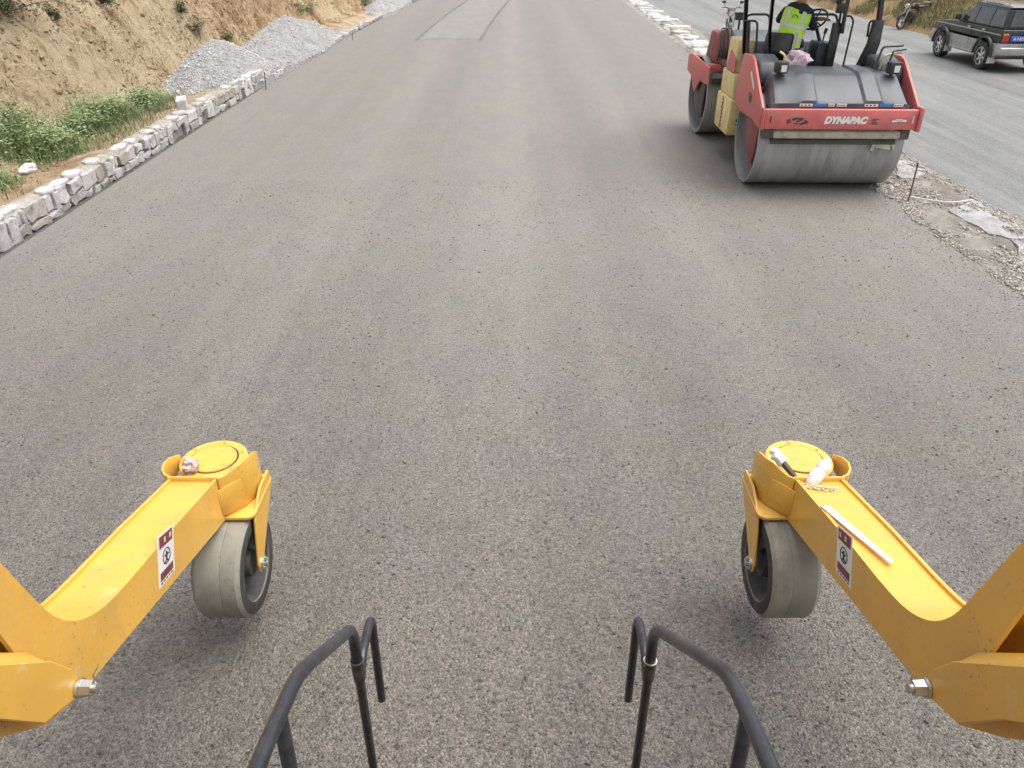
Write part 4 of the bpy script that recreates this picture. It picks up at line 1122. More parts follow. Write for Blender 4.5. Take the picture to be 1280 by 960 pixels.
# greenhouse, narrower at the roof
def loftx(prof_lo_hi, name, mat, par, bevel=.03):
    mb = MB(); n = len(prof_lo_hi); v = [(-w, y, z) for (y, z, w) in prof_lo_hi] + [(w, y, z) for (y, z, w) in prof_lo_hi]
    mb.add(v, [list(range(n)), list(range(n, 2 * n))[::-1]] + [(i, n + i, n + (i + 1) % n, (i + 1) % n) for i in range(n)]); return mb.build(name, mat, par, bevel=bevel, seg=3)
cabin = loftx([(-.72, 1.17, .82), (-.60, 1.66, .70), (-.45, 1.73, .66), (1.05, 1.75, .66), (1.22, 1.71, .68), (1.98, 1.16, .82)], 'cabin', 'car_dark', car)
loftx([(-.62, 1.705, .70), (-.60, 1.74, .64), (.2, 1.775, .62), (1.08, 1.768, .62), (1.16, 1.735, .68)], 'roof', 'car_roof', car, .015)
def side_win(poly, name='side_window'):
    for s in (-1, 1):
        v = []
        for (y, z) in poly:
            z = 1.21 + (z - 1.21) * .92; w = .82 + (.70 - .82) * (z - 1.17) / .49 + .006; v.append((s * w, y, z))
        v2 = [(x - s * .02, y, z) for x, y, z in v]; n = len(v); mb = MB()
        mb.add(v + v2, [list(range(n)), list(range(n, 2 * n))[::-1]] + [(i, (i + 1) % n, n + (i + 1) % n, n + i) for i in range(n)]); mb.build(name, 'window_glass', car)
side_win([(.98, 1.21), (1.78, 1.21), (1.22, 1.66), (.98, 1.67)]); side_win([(.14, 1.21), (.92, 1.21), (.92, 1.67), (.14, 1.68)]); side_win([(-.62, 1.23), (.06, 1.21), (.06, 1.68), (-.50, 1.66)])
mb = MB(); mb.add([(-.66, -.725, 1.23), (.66, -.725, 1.23), (.58, -.628, 1.64), (-.58, -.628, 1.64)], [(0, 1, 2, 3)]); 
mb.add([(-.66, -.70, 1.23), (.66, -.70, 1.23), (.58, -.60, 1.64), (-.58, -.60, 1.64)], [(3, 2, 1, 0)]); mb.build('rear_window', 'window_glass', car)
mb = MB(); mb.add([(-.72, 1.93, 1.23), (.72, 1.93, 1.23), (.62, 1.30, 1.72), (-.62, 1.30, 1.72)], [(0, 1, 2, 3)]); mb.build('windscreen', 'window_glass', car)
for s in (-1, 1):
    fs = s
    for y in (0, 2.6):
        wheel_parts(car, s * .76, y, .375, .26, face=s)
        mb = MB(); mb.lathe([(s * .84, .47), (s * .895, .47), (s * .895, .53), (s * .84, .55)], (0, y, .40), 'x', 36); 
        # keep only the upper half of the flare
        keep = [f for f in mb.f if all(mb.v[i].z > .40 for i in f)]; mb.f = keep; mb.fm = [0] * len(keep); mb.build('wheel_arch', 'car_dark', car)
        mb = MB(); mb.obox((s * .77, y - .455, .42), .24, .018, .40, (R(6), 0, 0)); mb.build('mud_flap', 'white_paint', car, bevel=.005)
    mb = MB(); mb.box(s * .84 - .025, s * .84 + .03, .55, 2.05, .40, .445); mb.build('side_step', 'car_silver', car, bevel=.012)
    mb = MB(); mb.box(s * .835 - .012, s * .835 + .012, -.7, 3.1, 1.0, 1.03); mb.build('side_trim', 'car_silver', car)
    for y in (.12, .98): mb = MB(); mb.box(s * .84 - .014, s * .84 + .016, y + .05, y + .22, 1.05, 1.085); mb.build('door_handle', 'chrome', car, bevel=.006)
    mb = MB(); mb.box(s * .93 - .09, s * .93 + .09, 1.68, 1.76, 1.20, 1.38); mr = mb.build('wing_mirror', 'black_plastic', car, bevel=.03); 
    mb = MB(); mb.obox((s * .72, -.79, .92), .20, .04, .20); tl = mb.build('tail_light', 'tail_red', car, bevel=.015)
    mb = MB(); mb.obox((s * .745, -.80, 1.03), .15, .04, .055); mb.build('indicator', 'lamp_amber', tl, bevel=.01)
    mb = MB(); mb.box(s * .62 - .015, s * .62 + .015, -.35, 1.0, 1.805, 1.83); 
    for y in (-.3, .3, .95): mb.box(s * .62 - .012, s * .62 + .012, y - .03, y + .03, 1.74, 1.81)
    mb.build('roof_rail', 'chrome', car)
    for y in (.95, .10):
        mb = MB(); mb.box(s * .846 - .003, s * .846 + .003, y - .006, y + .006, .60, 1.15); mb.build('door_gap', 'print_dark', car)
mb = MB(); mb.box(-.84, .84, -.90, -.74, .48, .70); mb.build('rear_bumper', 'car_silver', car, bevel=.04, seg=3)
mb = MB(); mb.box(-.84, .84, 3.28, 3.46, .46, .70); mb.build('front_bumper', 'car_silver', car, bevel=.04, seg=3)
mb = MB(); mb.box(-.60, -.08, -.835, -.80, .845, 1.0); npl = mb.build('number_plate', 'plate_blue', car, bevel=.006)
text_mesh('plate_lettering', 'A\u00b7N098', .12, 'sticker_white', npl, Matrix.Translation((-.34, -.838, .922)) @ Matrix.Rotation(R(90), 4, 'X'), .004, .003)
mb = MB(); mb.lathe([(-.93, .24), (-.94, .33), (-.90, .375), (-.76, .375), (-.74, .30)], (.28, 0, 1.16), 'y', 32); mb.disc_lathe([(-.93, .25), (-.935, .12), (-.935, .0001)], (.28, 0, 1.16), 'y', 32); mb.build('spare_wheel', 'tyre_black', car)
mb = MB(); mb.box(-.7, .7, -.5, 3.1, .34, .49); mb.build('underbody', 'steel_dark', car)
mb = MB(); mb.box(-.78, .78, 3.325, 3.35, .84, .98); mb.build('grille', 'black_plastic', car)
mb = MB(); mb.tube([(.45, -.3, .36), (.45, -.85, .36)], .03, 8); mb.build('exhaust', 'steel_dark', car)

# ------------------------------------------------------------------ parked motorcycles
def motorcycle(loc, yaw, label, tank='moto_black'):
    t = root('motorcycle', loc, label, 'motorcycle', 'parked motorcycles', R(yaw))
    r = .29
    for y in (-.62, .66):
        mb = MB(); mb.tube([(0, y + r * .86 * math.cos(k * math.pi / 14), r + r * .86 * math.sin(k * math.pi / 14)) for k in range(29)], .042, 8, False); w = mb.build('wheel', 'tyre_black', t)
        mb = MB()
        for k in range(10): a = k * math.pi / 5; mb.tube([(0, y, r), (0, y + r * .8 * math.cos(a), r + r * .8 * math.sin(a))], .006, 4)
        mb.lathe([(-.05, .07), (.05, .07), (.05, .02), (-.05, .02)], (0, y, r), 'x', 14); mb.build('spokes', 'chrome', w)
        mb = MB(); mb.prism([(y + .33 * math.cos(a), r + .34 * math.sin(a)) for a in [.35 + k * .24 for k in range(10)]] + [(y + .31 * math.cos(a), r + .32 * math.sin(a)) for a in [.35 + k * .24 for k in range(9, -1, -1)]], -.06, .06, 'x'); mb.build('mudguard', 'moto_red' if tank == 'moto_red' else 'moto_black', t)
    mb = MB()
    for s in (-1, 1): mb.tube([(s * .08, .66, r), (s * .085, .42, .92)], .022, 8)
    mb.build('fork', 'zinc', t)
    mb = MB(); mb.tube(rpath([(0, .42, .86), (0, .30, .45), (0, -.15, .38), (0, -.25, .72), (0, .42, .86)], .08), .022, 8); mb.tube([(.1, -.62, r), (.1, -.2, .42)], .02, 8); mb.tube([(-.1, -.62, r), (-.1, -.2, .42)], .02, 8); mb.build('frame', 'moto_black', t)
    mb = MB(); mb.prism([(.34, .78), (.36, .90), (.25, .98), (0, .95), (-.12, .84), (.0, .76)], -.13, .13, 'x'); mb.build('fuel_tank', tank, t, bevel=.05, seg=3)
    mb = MB(); mb.prism([(-.08, .78), (-.10, .86), (-.50, .88), (-.78, .93), (-.80, .86), (-.45, .78)], -.13, .13, 'x'); mb.build('seat', 'moto_black', t, bevel=.04, seg=3)
    mb = MB(); mb.box(-.15, .15, -.10, .28, .36, .66); mb.build('engine', 'steel_dark', t, bevel=.04)
    mb = MB(); mb.tube(rpath([(.12, .28, .45), (.16, .2, .28), (.17, -.8, .36)], .1), .035, 8); mb.build('exhaust', 'chrome', t)
    mb = MB(); mb.tube(rpath([(-.37, .26, 1.06), (-.14, .36, 1.08), (-.09, .42, .96), (.09, .42, .96), (.14, .36, 1.08), (.37, .26, 1.06)], .05), .014, 8); mb.build('handlebar', 'moto_black', t)
    mb = MB(); mb.disc_lathe([(.0, .0001), (.02, .075), (.10, .095), (.13, .09), (.14, .0001)], (0, .42, .88), 'y', 20); mb.build('headlight', 'chrome', t)
    mb = MB(); mb.obox((0, -.84, .80), .12, .05, .09); mb.build('tail_light', 'tail_red', t, bevel=.01)
    for s in (-1, 1):
        mb = MB(); mb.tube([(s * .24, .32, 1.07), (s * .30, .36, 1.22)], .007, 5); mb.obox((s * .32, .36, 1.26), .13, .03, .085); mb.build('mirror', 'moto_black', t)
        mb = MB(); mb.obox((s * .19, .40, .90), .07, .05, .05); mb.build('indicator', 'lamp_amber', t, bevel=.012)
    mb = MB(); mb.tube([(-.1, .05, .33), (-.26, .0, .0)], .012, 6); mb.build('side_stand', 'moto_black', t)
    mb = MB(); mb.box(-.16, .16, -.86, -.62, .95, 1.0); mb.build('luggage_rack', 'zinc', t)
    return t
c = P(1138, 36, Z=-.25); motorcycle((c.x, c.y, -.25), 118, 'dark motorcycle parked at the foot of the far bank, beyond the off-road car', 'moto_black')
c = P(910, 46, Z=-.22); motorcycle((c.x, c.y, -.25), 168, 'dark motorcycle parked past the rubble edging, partly hidden by the roller', 'moto_black')

# ------------------------------------------------------------------ machine under the camera: arms with caster wheels, hand rails
XC = -.03          # centre line of the machine
UI = 1.49          # inner plate distance from the centre line
def prof_pt(px, py, u=UI): q = P(px, py, X=XC - u); return (q.y, q.z)
inner = [prof_pt(*p) for p in [(272, 598), (215, 662), (165, 722), (138, 752), (118, 768), (96, 777), (76, 775), (58, 764), (30, 735), (0, 703)]]
def chaikin(pts, n=2):
    for _ in range(n):
        out = [pts[0]]
        for p, q in zip(pts, pts[1:]):
            out += [tuple(Vector(p) * .75 + Vector(q) * .25), tuple(Vector(p) * .25 + Vector(q) * .75)]
        pts = out + [pts[-1]]
    return pts
inner = inner[:2] + chaikin(inner[2:9]) + inner[9:]
a, b = Vector(inner[-2]), Vector(inner[-1]); e = b + (b - a).normalized() * .85; inner.append((e.x, e.y))
back = [prof_pt(*p) for p in [(0, 792), (24, 824)]]
d = (Vector(back[0]) - Vector(back[1])).normalized(); e2 = Vector(back[0]) + d * .80
low_pts = [prof_pt(*p) for p in [(-90, 846), (-90, 935), (0, 922), (58, 906), (106, 862), (150, 808), (200, 748), (270, 664)]]
inner_poly = inner + [(e2.x, e2.y)] + back + low_pts
_a, _b = Vector(low_pts[-2]), Vector(low_pts[-1]); _k = (inner[0][0] - _b.x) / (_b.x - _a.x)
low_pts[-1] = tuple(_b + (_b - _a) * _k)
inner_poly[-1] = low_pts[-1]
tip_top, tip_bot = Vector(inner[0]), Vector(low_pts[-1])
HY, HZ = tip_top.x + .235, tip_top.y - .045     # swivel head centre
WHR, WHW = .312, .268
AW = .251; KH = .931
PIV = Vector((UI, tip_top.x, tip_top.y + .012))
def arm(sd, label):
    """sd -1 left, +1 right; u outward"""
    base = Vector((XC + sd * 1.72, 3.3, 0))
    t = root('caster_arm', base, label, 'support arm', 'yellow support arms with caster wheels')
    X = lambda u: XC + sd * u
    xf = lambda p: Vector((XC + sd * p.x, p.y, p.z))
    B = lambda: MB(xf); hx = lambda p: xf(PIV + (p - PIV) * KH); Hd = lambda: MB(hx)   # head is drawn larger, set to size here
    def fin(mb, name, mat, par=None, **k): return mb.build(name, mat, par or t, off=base, **k)
    pin = fin(B().prism(inner_poly, UI, UI + .016, 'x'), 'side_plate', 'yellow_paint', smooth=0)
    fin(B().prism(inner_poly, UI + AW - .016, UI + AW, 'x'), 'side_plate', 'yellow_paint', smooth=0)
    # cover plate between the two side plates, set a little below their edges
    tp = [Vector(p) for p in inner]; m = B(); v = []; f = []
    for i, p in enumerate(tp):
        n0 = (tp[min(i + 1, len(tp) - 1)] - tp[max(i - 1, 0)]).normalized(); nrm = Vector((n0.y, -n0.x)) * 1.0
        if nrm.y > 0: nrm = -nrm
        q = p + nrm * .014; q2 = p + nrm * .026
        v += [(UI + .014, q.x, q.y), (UI + AW - .014, q.x, q.y), (UI + AW - .014, q2.x, q2.y), (UI + .014, q2.x, q2.y)]
    for i in range(len(tp) - 1):
        for k in range(4): f.append((4 * i + k, 4 * i + (k + 1) % 4, 4 * i + 4 + (k + 1) % 4, 4 * i + 4 + k))
    f += [(0, 1, 2, 3), tuple(4 * len(tp) - 4 + k for k in range(4))]
    fin(m.add(v, f), 'top_plate', 'yellow_paint', smooth=30)
    bt = [Vector(p) for p in low_pts[1:]]; m = B(); v = []; f = []
    for p in bt: v += [(UI + .014, p.x, p.y + .012), (UI + AW - .014, p.x, p.y + .012), (UI + AW - .014, p.x, p.y + .024), (UI + .014, p.x, p.y + .024)]
    for i in range(len(bt) - 1):
        for k in range(4): f.append((4 * i + k, 4 * i + (k + 1) % 4, 4 * i + 4 + (k + 1) % 4, 4 * i + 4 + k))
    f += [(0, 1, 2, 3), tuple(4 * len(bt) - 4 + k for k in range(4))]
    fin(m.add(v, f), 'bottom_plate', 'yellow_paint', smooth=30)
    # swivel head: housing, round cap with a groove, wings on both sides
    uc = UI + .108
    hd = fin(Hd().lathe([(HZ - .20, .0001), (HZ - .20, .17), (HZ - .02, .17), (HZ - .02, .0001)], (uc, HY, 0), 'z', 40, False), 'swivel_housing', 'yellow_paint', smooth=35)
    fin(Hd().disc_lathe([(HZ - .019, .0001), (HZ - .019, .19), (HZ + .0, .19), (HZ + .004, .185), (HZ + .004, .142), (HZ - .004, .140), (HZ - .004, .133), (HZ + .010, .130), (HZ + .010, .0001)], (uc, HY, 0), 'z', 56), 'swivel_cap', 'yellow_paint', smooth=25)
    fin(Hd().lathe([(HZ - .003, .1335), (HZ + .0045, .1335), (HZ + .0045, .1395), (HZ - .003, .1395)], (uc, HY, 0), 'z', 56), 'cap_groove', 'print_dark', hd)
    m = Hd()
    for k in range(6): an = .6 + k * 1.047; m.lathe([(HZ + .004, .0001), (HZ + .004, .009), (HZ + .011, .009), (HZ + .011, .0001)], (uc + .163 * math.cos(an), HY + .163 * math.sin(an), 0), 'z', 6, False)
    fin(m, 'cap_screws', 'yellow_paint', hd)
    def wing(pts, zl, zt, nm):
        m = Hd(); v = []; f = []; n = len(pts); th = .012
        for i, (u_, y_) in enumerate(pts):
            a_ = Vector(pts[max(0, i - 1)]); b_ = Vector(pts[min(n - 1, i + 1)]); dd = (b_ - a_).normalized(); nn = Vector((-dd.y, dd.x)) * th
            v += [(u_, y_, zl[i]), (u_, y_, zt[i]), (u_ + nn.x, y_ + nn.y, zt[i]), (u_ + nn.x, y_ + nn.y, zl[i])]
        for i in range(n - 1):
            for k in range(4): f.append((4 * i + k, 4 * i + (k + 1) % 4, 4 * i + 4 + (k + 1) % 4, 4 * i + 4 + k))
        f += [(0, 1, 2, 3), tuple(4 * n - 4 + k for k in range(4))]
        return fin(m.add(v, f), nm, 'yellow_paint', smooth=40, bevel=.003)
    y0 = tip_top.x
    zt0 = tip_top.y + .012; zb = HZ - .21
    wz0 = tip_top.y + .012 - .930
    # near wall across the arm, curling round into both wings
    ou = [(UI + .27, y0 + .0), (UI + .30, y0 + .012), (UI + .328, y0 + .05), (UI + .340, y0 + .11), (UI + .335, y0 + .18), (UI + .312, y0 + .25)]
    wing(ou, [zb + .06, zb + .05, zb + .06, zb + .09, zb + .13, zb + .17], [zt0, zt0 + .004, zt0 + .012, zt0 + .014, zt0 + .0, zt0 - .03], 'head_wing')
    inn = [(UI + .0, y0 - .012), (UI - .03, y0 + .02), (UI - .085, y0 + .08), (UI - .118, y0 + .15), (UI - .128, y0 + .23), (UI - .122, y0 + .29)]
    wing(inn, [zb, zb - .0, zb - .0, zb, zb, zb], [zt0, zt0 - .004, zt0 + .018, zt0 + .022, zt0 + .006, zt0 - .04], 'head_wing')
    fin(Hd().box(UI - .004, UI + .274, y0 - .012, y0 + .002, zt0 - .06, zt0 + .002), 'head_wall', 'yellow_paint', bevel=.003)
    m = Hd(); m.prism([(UI - .0005, y0 - .05), (UI - .0005, y0 - .036), (UI - .088, y0 + .082), (UI - .096, y0 + .070)], zb + .02, zt0 - .07, 'z'); fin(m, 'gusset', 'yellow_paint', bevel=.003)
    # fork: crown plate with rounded corners and two tapering legs
    zc = zb - .004; cr = []
    u0, u1, v0, v1, rr = UI - .165, UI + .235, y0 - .03, y0 + .38, .05
    for (cx, cy, a0) in ((u0 + rr, v0 + rr, math.pi), (u1 - rr, v0 + rr, 1.5 * math.pi), (u1 - rr, v1 - rr, 0), (u0 + rr, v1 - rr, .5 * math.pi)):
        for k in range(5): an = a0 + k * math.pi / 8; cr.append((cx + rr * math.cos(an), cy + rr * math.sin(an)))
    fk = fin(Hd().prism(cr, zc - .02, zc, 'z'), 'fork_crown', 'yellow_paint', bevel=.003)
    wy = y0 - .03; wz = WHR + wz0
    for uu in (UI - .160, UI + .196):
        leg = [(v0 + .07, zc - .001), (v0 + .20, zc + .07), (v1 - .05, zc + .07), (v1 - .03, zc - .03), (wy + .055, wz + .03), (wy + .045, wz - .03), (wy, wz - .055), (wy - .045, wz - .03), (wy - .055, wz + .03), (v0 + .03, zc - .05)]
        fin(Hd().prism(leg, uu, uu + .016, 'x'), 'fork_leg', 'yellow_paint', bevel=.004, seg=1, smooth=0)
        s_ = -1 if uu < UI else 1; x_ = uu if s_ < 0 else uu + .016
        m = Hd(); m.lathe([(0, .0001), (0, .042), (s_ * .012, .042), (s_ * .012, .0001)], (x_, wy, wz), 'x', 20, False)
        for k in range(5): an = k * 1.257; m.lathe([(s_ * .012, .0001), (s_ * .012, .011), (s_ * .024, .011), (s_ * .024, .0001)], (x_, wy + .028 * math.cos(an), wz + .028 * math.sin(an)), 'x', 6, False)
        m.lathe([(s_ * .012, .0001), (s_ * .012, .015), (s_ * .03, .013), (s_ * .03, .0001)], (x_, wy, wz), 'x', 6, False)
        fin(m, 'axle_bolt', 'zinc', fk)
    # wheel
    um = UI + .009; h = WHW / 2
    whl = fin(Hd().lathe([(-h, WHR * .70), (-h, WHR * .93), (-h + .022, WHR), (-.03, WHR), (-.026, WHR - .003), (-.02, WHR), (h - .022, WHR), (h, WHR * .93), (h, WHR * .70)], (um, wy, wz), 'x', 64), 'wheel', 'rubber_grey', smooth=30)
    for s_ in (-1, 1):
        fin(Hd().lathe([(s_ * h, WHR * .935), (s_ * (h + .003), WHR * .92), (s_ * (h + .003), WHR * .72), (s_ * (h - .02), WHR * .70)], (um, wy, wz), 'x', 56, False), 'tyre_wall', 'rubber_dark', whl)
        fin(Hd().disc_lathe([(s_ * (h - .004), WHR * .71), (s_ * (h - .03), WHR * .66), (s_ * (h - .075), WHR * .60), (s_ * (h - .085), WHR * .30), (s_ * (h - .02), WHR * .24), (s_ * (h - .02), .0001)], (um, wy, wz), 'x', 48), 'rim', 'rubber_dark', whl)
    # pivot bracket of the machine with folded upper edge, and its pin
    UBR = UI - .08
    bp = [prof_pt(px, py, UBR) for px, py in [(64, 826), (90, 836), (102, 850), (96, 872), (56, 905), (0, 900)]]
    q0 = Vector(prof_pt(0, 830, UBR)); q1 = Vector(bp[-1]); dv = (q0 - Vector(bp[0])).normalized()
    far0 = q0 + dv * .35; far1 = q1 + dv * .35
    fin(B().prism(bp + [(far1.x, far1.y), (far0.x, far0.y), (q0.x, q0.y)], UBR, UBR + .02, 'x'), 'pivot_bracket', 'yellow_paint', bevel=.004, seg=1, smooth=0)
    m = B(); th = .018; A_, B_, C_ = Vector(bp[0]), far0, Vector(bp[1])
    m.add([(UBR + .02, A_.x, A_.y), (UBR + .02, B_.x, B_.y), (UBR + .075, B_.x + .02, B_.y + .03), (UBR + .075, A_.x + .01, A_.y + .03), (UBR + .02, A_.x, A_.y - th), (UBR + .02, B_.x, B_.y - th), (UBR + .075, B_.x + .02, B_.y + .03 - th), (UBR + .075, A_.x + .01, A_.y + .03 - th)],
          [(0, 1, 2, 3), (7, 6, 5, 4), (0, 4, 5, 1), (1, 5, 6, 2), (2, 6, 7, 3), (3, 7, 4, 0)]); fin(m, 'bracket_flange', 'yellow_paint', bevel=.004)
    pv = prof_pt(98, 860, UBR)
    m = B(); m.lathe([(-.012, .0001), (-.012, .034), (-.002, .034), (-.002, .0001)], (UBR, pv[0], pv[1]), 'x', 24, False)
    m.lathe([(-.050, .0001), (-.050, .026), (-.012, .030), (-.012, .0001)], (UBR, pv[0], pv[1]), 'x', 6, False)
    m.lathe([(-.068, .0001), (-.064, .016), (-.050, .016), (-.050, .0001)], (UBR, pv[0], pv[1]), 'x', 16, False); pb = fin(m, 'pivot_bolt', 'zinc', smooth=25)
    m = B(); m.tube([(UBR - .056, pv[0] + .01, pv[1] - .03), (UBR - .056, pv[0] + .012, pv[1] + .05), (UBR - .07, pv[0] + .03, pv[1] + .07)], .0035, 6); fin(m, 'split_pin', 'zinc', pb)
    m = B(); m.tube([(UBR, pv[0], pv[1]), (UI + .28, pv[0], pv[1])], .024, 14); fin(m, 'pivot_shaft', 'zinc')
    # warning label on the inner plate
    cor = [Vector(prof_pt(*p)) for p in [(196, 672), (216, 655), (218, 713), (199, 737)]]
    def lab(s0, s1, t0, t1, mat, out, nm, par):
        g = lambda s, t_: (cor[0].lerp(cor[1], s)).lerp(cor[3].lerp(cor[2], s), t_)
        q = [g(s0, t0), g(s1, t0), g(s1, t1), g(s0, t1)]
        m = B(); m.prism([(c.x, c.y) for c in q], UI - out, UI - out + .0016, 'x'); return fin(m, nm, mat, par, smooth=0)
    st = lab(0, 1, 0, 1, 'sticker_white', .0016, 'warning_label', None)
    lab(.10, .90, .04, .27, 'sticker_red', .0026, 'label_band', st); lab(.10, .90, .74, .90, 'sticker_red', .0026, 'label_band', st)
    for q in range(4): lab(.2 + .17 * q, .31 + .17 * q, .10, .20, 'rope_cream' if q % 2 else 'sticker_red', .0036, 'label_letter', st)
    for q in range(5): lab(.12 + .16 * q, .22 + .16 * q, .925, .965, 'sticker_red', .0026, 'label_letter', st)
    cg = (cor[0] + cor[1] + cor[2] + cor[3]) / 4; ex = (cor[1] - cor[0]).normalized(); ey = (cor[3] - cor[0]).normalized()
    m = B(); rg = (cor[3] - cor[0]).length * .15
    m.tube([(UI - .003, (cg + ex * rg * math.cos(k * .3926) + ey * rg * math.sin(k * .3926)).x, (cg + ex * rg * math.cos(k * .3926) + ey * rg * math.sin(k * .3926)).y) for k in range(17)], .0022, 5, False)
    for (a_, b_) in (((0, -.6), (0, .35)), ((0, .35), (-.4, .75)), ((0, .35), (.35, .75)), ((-.5, -.1), (.5, -.2))):
        pa = cg + ex * rg * a_[0] + ey * rg * a_[1]; pb_ = cg + ex * rg * b_[0] + ey * rg * b_[1]; m.tube([(UI - .003, pa.x, pa.y), (UI - .003, pb_.x, pb_.y)], .004, 5)
    fin(m, 'label_pictogram', 'print_dark', st)
    return t
arm(-1, 'yellow steel support arm with caster wheel, crumpled wrapper tucked in its head')
arm(1, 'yellow steel support arm with caster wheel, white bottle and chain on its head')

# things left on the arms
def on_arm(px, py, z): return P(px, py, Z=z)
c = P(238, 583, Z=HZ + .035)
bag((c.x, c.y, c.z), (.045, .045, .05), 'crumpled brown and white wrapper stuck in the head of the yellow arm', 'wrapper', 'wrapper', 8.0, 1.0, 'litter')
# white bottle leaning in the head of the right arm
a = P(1012, 606, Z=HZ + .03); b = P(1034, 578, Z=HZ + .12); d = (b - a)
mb = MB(); L = d.length; pr = [(0, .001), (.0, .026), (.02, .034), (.55 * L, .034), (.62 * L, .030), (.70 * L, .034), (.90 * L, .033), (L, .026), (L + .004, .015), (L + .022, .015), (L + .022, .001)]
q = d.to_track_quat('Z', 'Y').to_matrix()
mb2 = MB(lambda p: q @ p); mb2.disc_lathe(pr, (0, 0, 0), 'z', 24)
bt = root('plastic_bottle', a, 'small white plastic bottle leaning in the head of the yellow arm', 'bottle')
mb2.build('bottle_body', 'white_plastic', bt, smooth=30)
mb2 = MB(lambda p: q @ p); mb2.lathe([(.25 * L, .0345), (.50 * L, .0345), (.50 * L, .0355), (.25 * L, .0355)], (0, 0, 0), 'z', 24); mb2.build('bottle_label', 'sticker_white', bt)
# scraper tool with a rag round its handle
a = P(1000, 604, Z=HZ + .02); b = P(968, 566, Z=HZ + .13); d = b - a
tl = root('scraper_tool', a, 'dark hand tool with white rag wrapped round its end, lying on the yellow arm head', 'tool')
mb = MB(); mb.tube([Vector((0, 0, 0)), d * .5, d * .85], [.012, .017, .016], 8); mb.build('handle', 'steel_dark', tl)
mb = MB(); pts = [d * (.60 + .1 * k) + Vector((.006 * math.sin(k * 2), .004, .006 * math.cos(k * 3))) for k in range(6)]
mb.tube(pts, [.022, .032, .027, .034, .024, .020], 10); mb.build('rag_wrap', 'white_plastic', tl, smooth=30)
# chain and paint-stick on the right arm
mb = MB()
cz = lambda px, py: P(px, py, X=XC + UI + .10)
def armtop(px, py):
    """where a pixel of the right arm meets its cover plate"""
    best = None; tp = [Vector(p) for p in inner]
    for k in range(600):
        Xv = XC + UI + k * .0006; c = P(px, py, X=Xv)
        for a_, b_ in zip(tp, tp[1:]):
            lo, hi = min(a_.x, b_.x), max(a_.x, b_.x)
            if lo <= c.y <= hi and b_.x != a_.x:
                z = a_.y + (b_.y - a_.y) * (c.y - a_.x) / (b_.x - a_.x)
                if c.z <= z - .012: return c
    return P(px, py, X=XC + UI + .1)
chain_pts = [P(1006 + 8 * k, 607 + 1.2 * k, Z=tip_top.y + .022) for k in range(6)]
o0 = chain_pts[0]; mb = MB()
for k in range(17):
    t_ = k / 16 * 5; i = min(4, int(t_)); c = chain_pts[i].lerp(chain_pts[i + 1], t_ - i) - o0 + Vector((0, .008 * math.sin(k * 1.7), 0))
    tilt = (k % 2) * 1.3
    mb.tube([c + Vector((.013 * math.cos(a), .009 * math.sin(a) * math.cos(tilt), .009 * math.sin(a) * math.sin(tilt))) for a in [j * math.pi / 5 for j in range(11)]], .0035, 5, False)
o = mb.build('chain', 'rope_cream', None); o.location = o0; tag(o, 'short pale chain lying across the yellow arm below the white bottle', 'chain')
a = armtop(1024, 636); b = armtop(1103, 706)
mb = MB(); d = b - a; w = Vector((.022, 0, 0)); up_ = Vector((0, 0, .005))
mb.add([-w, w, d + w, d - w * .2 + d * .03, -w + up_, w + up_, d + w + up_, d - w * .2 + d * .03 + up_], [(0, 3, 2, 1), (4, 5, 6, 7), (0, 1, 5, 4), (1, 2, 6, 5), (2, 3, 7, 6), (3, 0, 4, 7)])
o = mb.build('wooden_slat', 'cardboard', None); o.location = a + Vector((.022, 0, .016)); tag(o, 'thin white strip lying along the top of the yellow arm', 'strip')

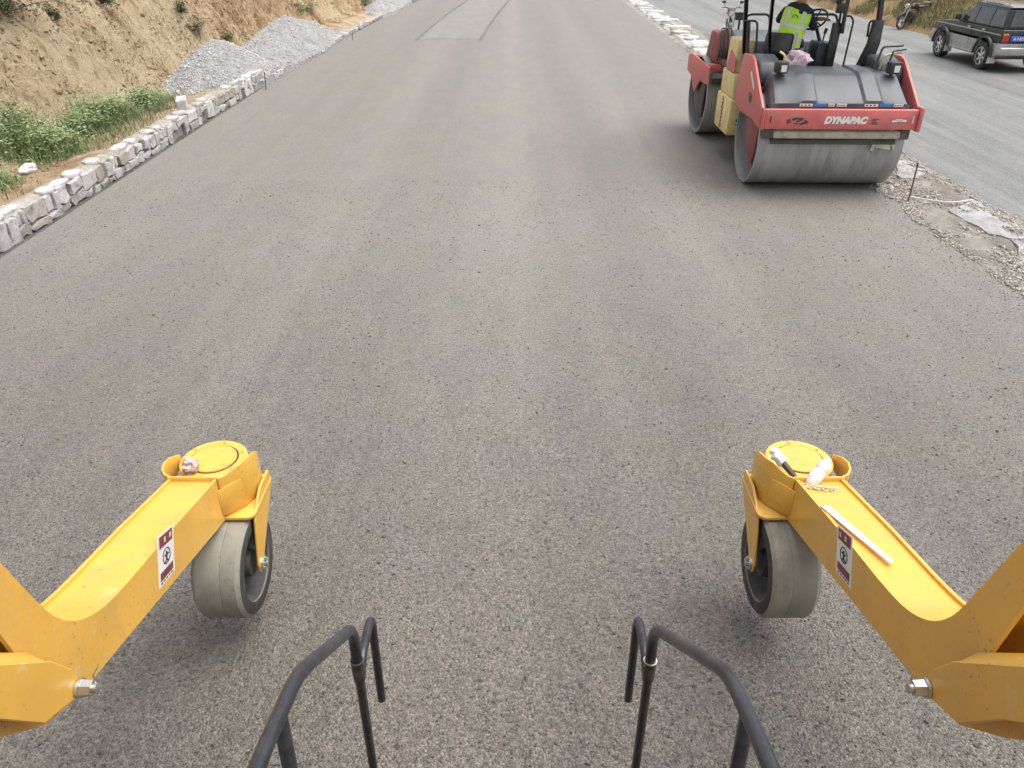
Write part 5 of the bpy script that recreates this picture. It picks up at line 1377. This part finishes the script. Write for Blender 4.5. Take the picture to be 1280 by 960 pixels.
# hand rails: one on each side of the boarding ladder
UH = .45
def handrail(sd, label):
    base = Vector((XC + sd * UH, 1.2, 1.1)); t = root('hand_rail', base, label, 'hand rail', 'black tubular hand rails')
    g = lambda px, py: (lambda q: Vector((XC + sd * UH, q.y, q.z)))(P(px, py, X=XC - UH))
    a0 = g(322, 955); a1 = g(372, 842); a2 = g(441, 783); a3 = g(446, 812)
    px_post = g(466, 955)
    a2 = Vector((a2.x, px_post.y * .5 + a3.y * .5, a2.z)); bot = Vector((a2.x, px_post.y, .55)); st0 = Vector((a2.x, .55, a0.z + .03))
    if sd > 0:
        for q in (st0, a0, a1): q.x = .487
        for q in (a2, bot): q.x = .428
    mb = MB(); sl_ = Vector((a2.x, bot.y, 1.53))
    mb.tube(rpath([st0, a0, a1, a2, sl_], .075, 7), .0172, 16); mb.build('top_rail', 'black_tube', t, off=base)
    mb = MB(); mb.tube([sl_ + Vector((0, 0, .004)), bot], .0148, 14); mb.build('front_post', 'black_tube', t, off=base)
    mb = MB(); mb.lathe([(-.07, .0150), (-.07, .0185), (-.015, .0200), (-.012, .0185), (.0, .0200), (.012, .0195), (.02, .0173)], tuple(sl_), 'z', 20, False); mb.build('sleeve', 'black_tube', t, off=base)
    mb = MB(); mb.lathe([(.013, .0180), (.013, .0212), (.018, .0212), (.018, .0180)], tuple(sl_), 'z', 20); mb.build('sleeve_ring', 'steel_dark' if sd < 0 else 'zinc', t, off=base)
    b1 = g(464, 772); b2 = g(477, 876); mb = MB(); b2.y = b1.y - .005; b1.x = b2.x = a2.x
    mb.tube(rpath([sl_ + Vector((0, 0.012, -.09)), sl_ + Vector((0, .06, -.04)), b1 + Vector((0, 0, .012)), b2], .055, 7), .0150, 14); mb.build('hook_rail', 'black_tube', t, off=base)
    p1 = g(357, 925); p1.x = a0.x; mb = MB(); mb.tube([Vector((p1.x, p1.y, a1.z * .45 + a0.z * .55 - .005)), Vector((p1.x, p1.y - .02, 1.80))], .0165, 14); mb.build('rear_post', 'black_tube', t, off=base)
    return t
handrail(-1, 'black tubular hand rail, on the side of the arm holding the crumpled wrapper')
handrail(1, 'black tubular hand rail, on the side of the arm holding the white bottle')
# the machine itself, below and behind the viewer
mc = root('paving_machine', (XC, -1.0, 0), 'yellow machine carrying the hand rails and the two support arms', 'machine')
mo = Vector((XC, -1.0, 0))
mb = MB(); mb.box(XC - 1.35, XC + 1.35, -3.2, .93, 1.74, 1.80); mb.build('deck', 'steel_dark', mc, off=mo)
mb = MB(); mb.box(XC - 1.15, XC + 1.15, -3.2, .80, .55, 1.735); mb.build('chassis', 'yellow_paint', mc, bevel=.03, off=mo)
for s in (-1, 1):
    mb = MB(); mb.box(XC + s * 1.60 - .28, XC + s * 1.60 + .28, -3.0, .9, 1.25, 1.73); mb.build('side_beam', 'yellow_paint', mc, bevel=.02, off=mo)
    mb = MB(); mb.prism([(-2.9, .08), (-2.7, .0), (.3, .0), (.5, .08), (.55, .4), (.3, .72), (-2.7, .72), (-2.95, .4)], XC + s * 1.1 - .2, XC + s * 1.1 + .2, 'x'); mb.build('crawler_track', 'rubber_dark', mc, bevel=.03, off=mo)
    mb = MB(); mb.box(XC + s * UH - .02, XC + s * UH + .02, .80, 1.30, .5, .55); mb.build('ladder_arm', 'black_tube', mc, off=mo)
for k in range(3):
    mb = MB(); mb.box(XC - UH, XC + UH, 1.05 - .02 * k, 1.25 - .02 * k, .50 + .02 + .30 * k, .54 + .30 * k); mb.build('ladder_step', 'black_tube', mc, off=mo)

for o in bpy.data.objects:
    if o.parent and o.name.split('.')[0] in ('hub_bolts', 'hood_print', 'cap_screws', 'oil_smudge', 'notice_lines', 'model_swash', 'hoses', 'eyes_and_mouth', 'face_features', 'leaves', 'broad_leaves', 'foliage', 'spokes', 'axle_bolt'):
        o['kind'] = 'stuff'
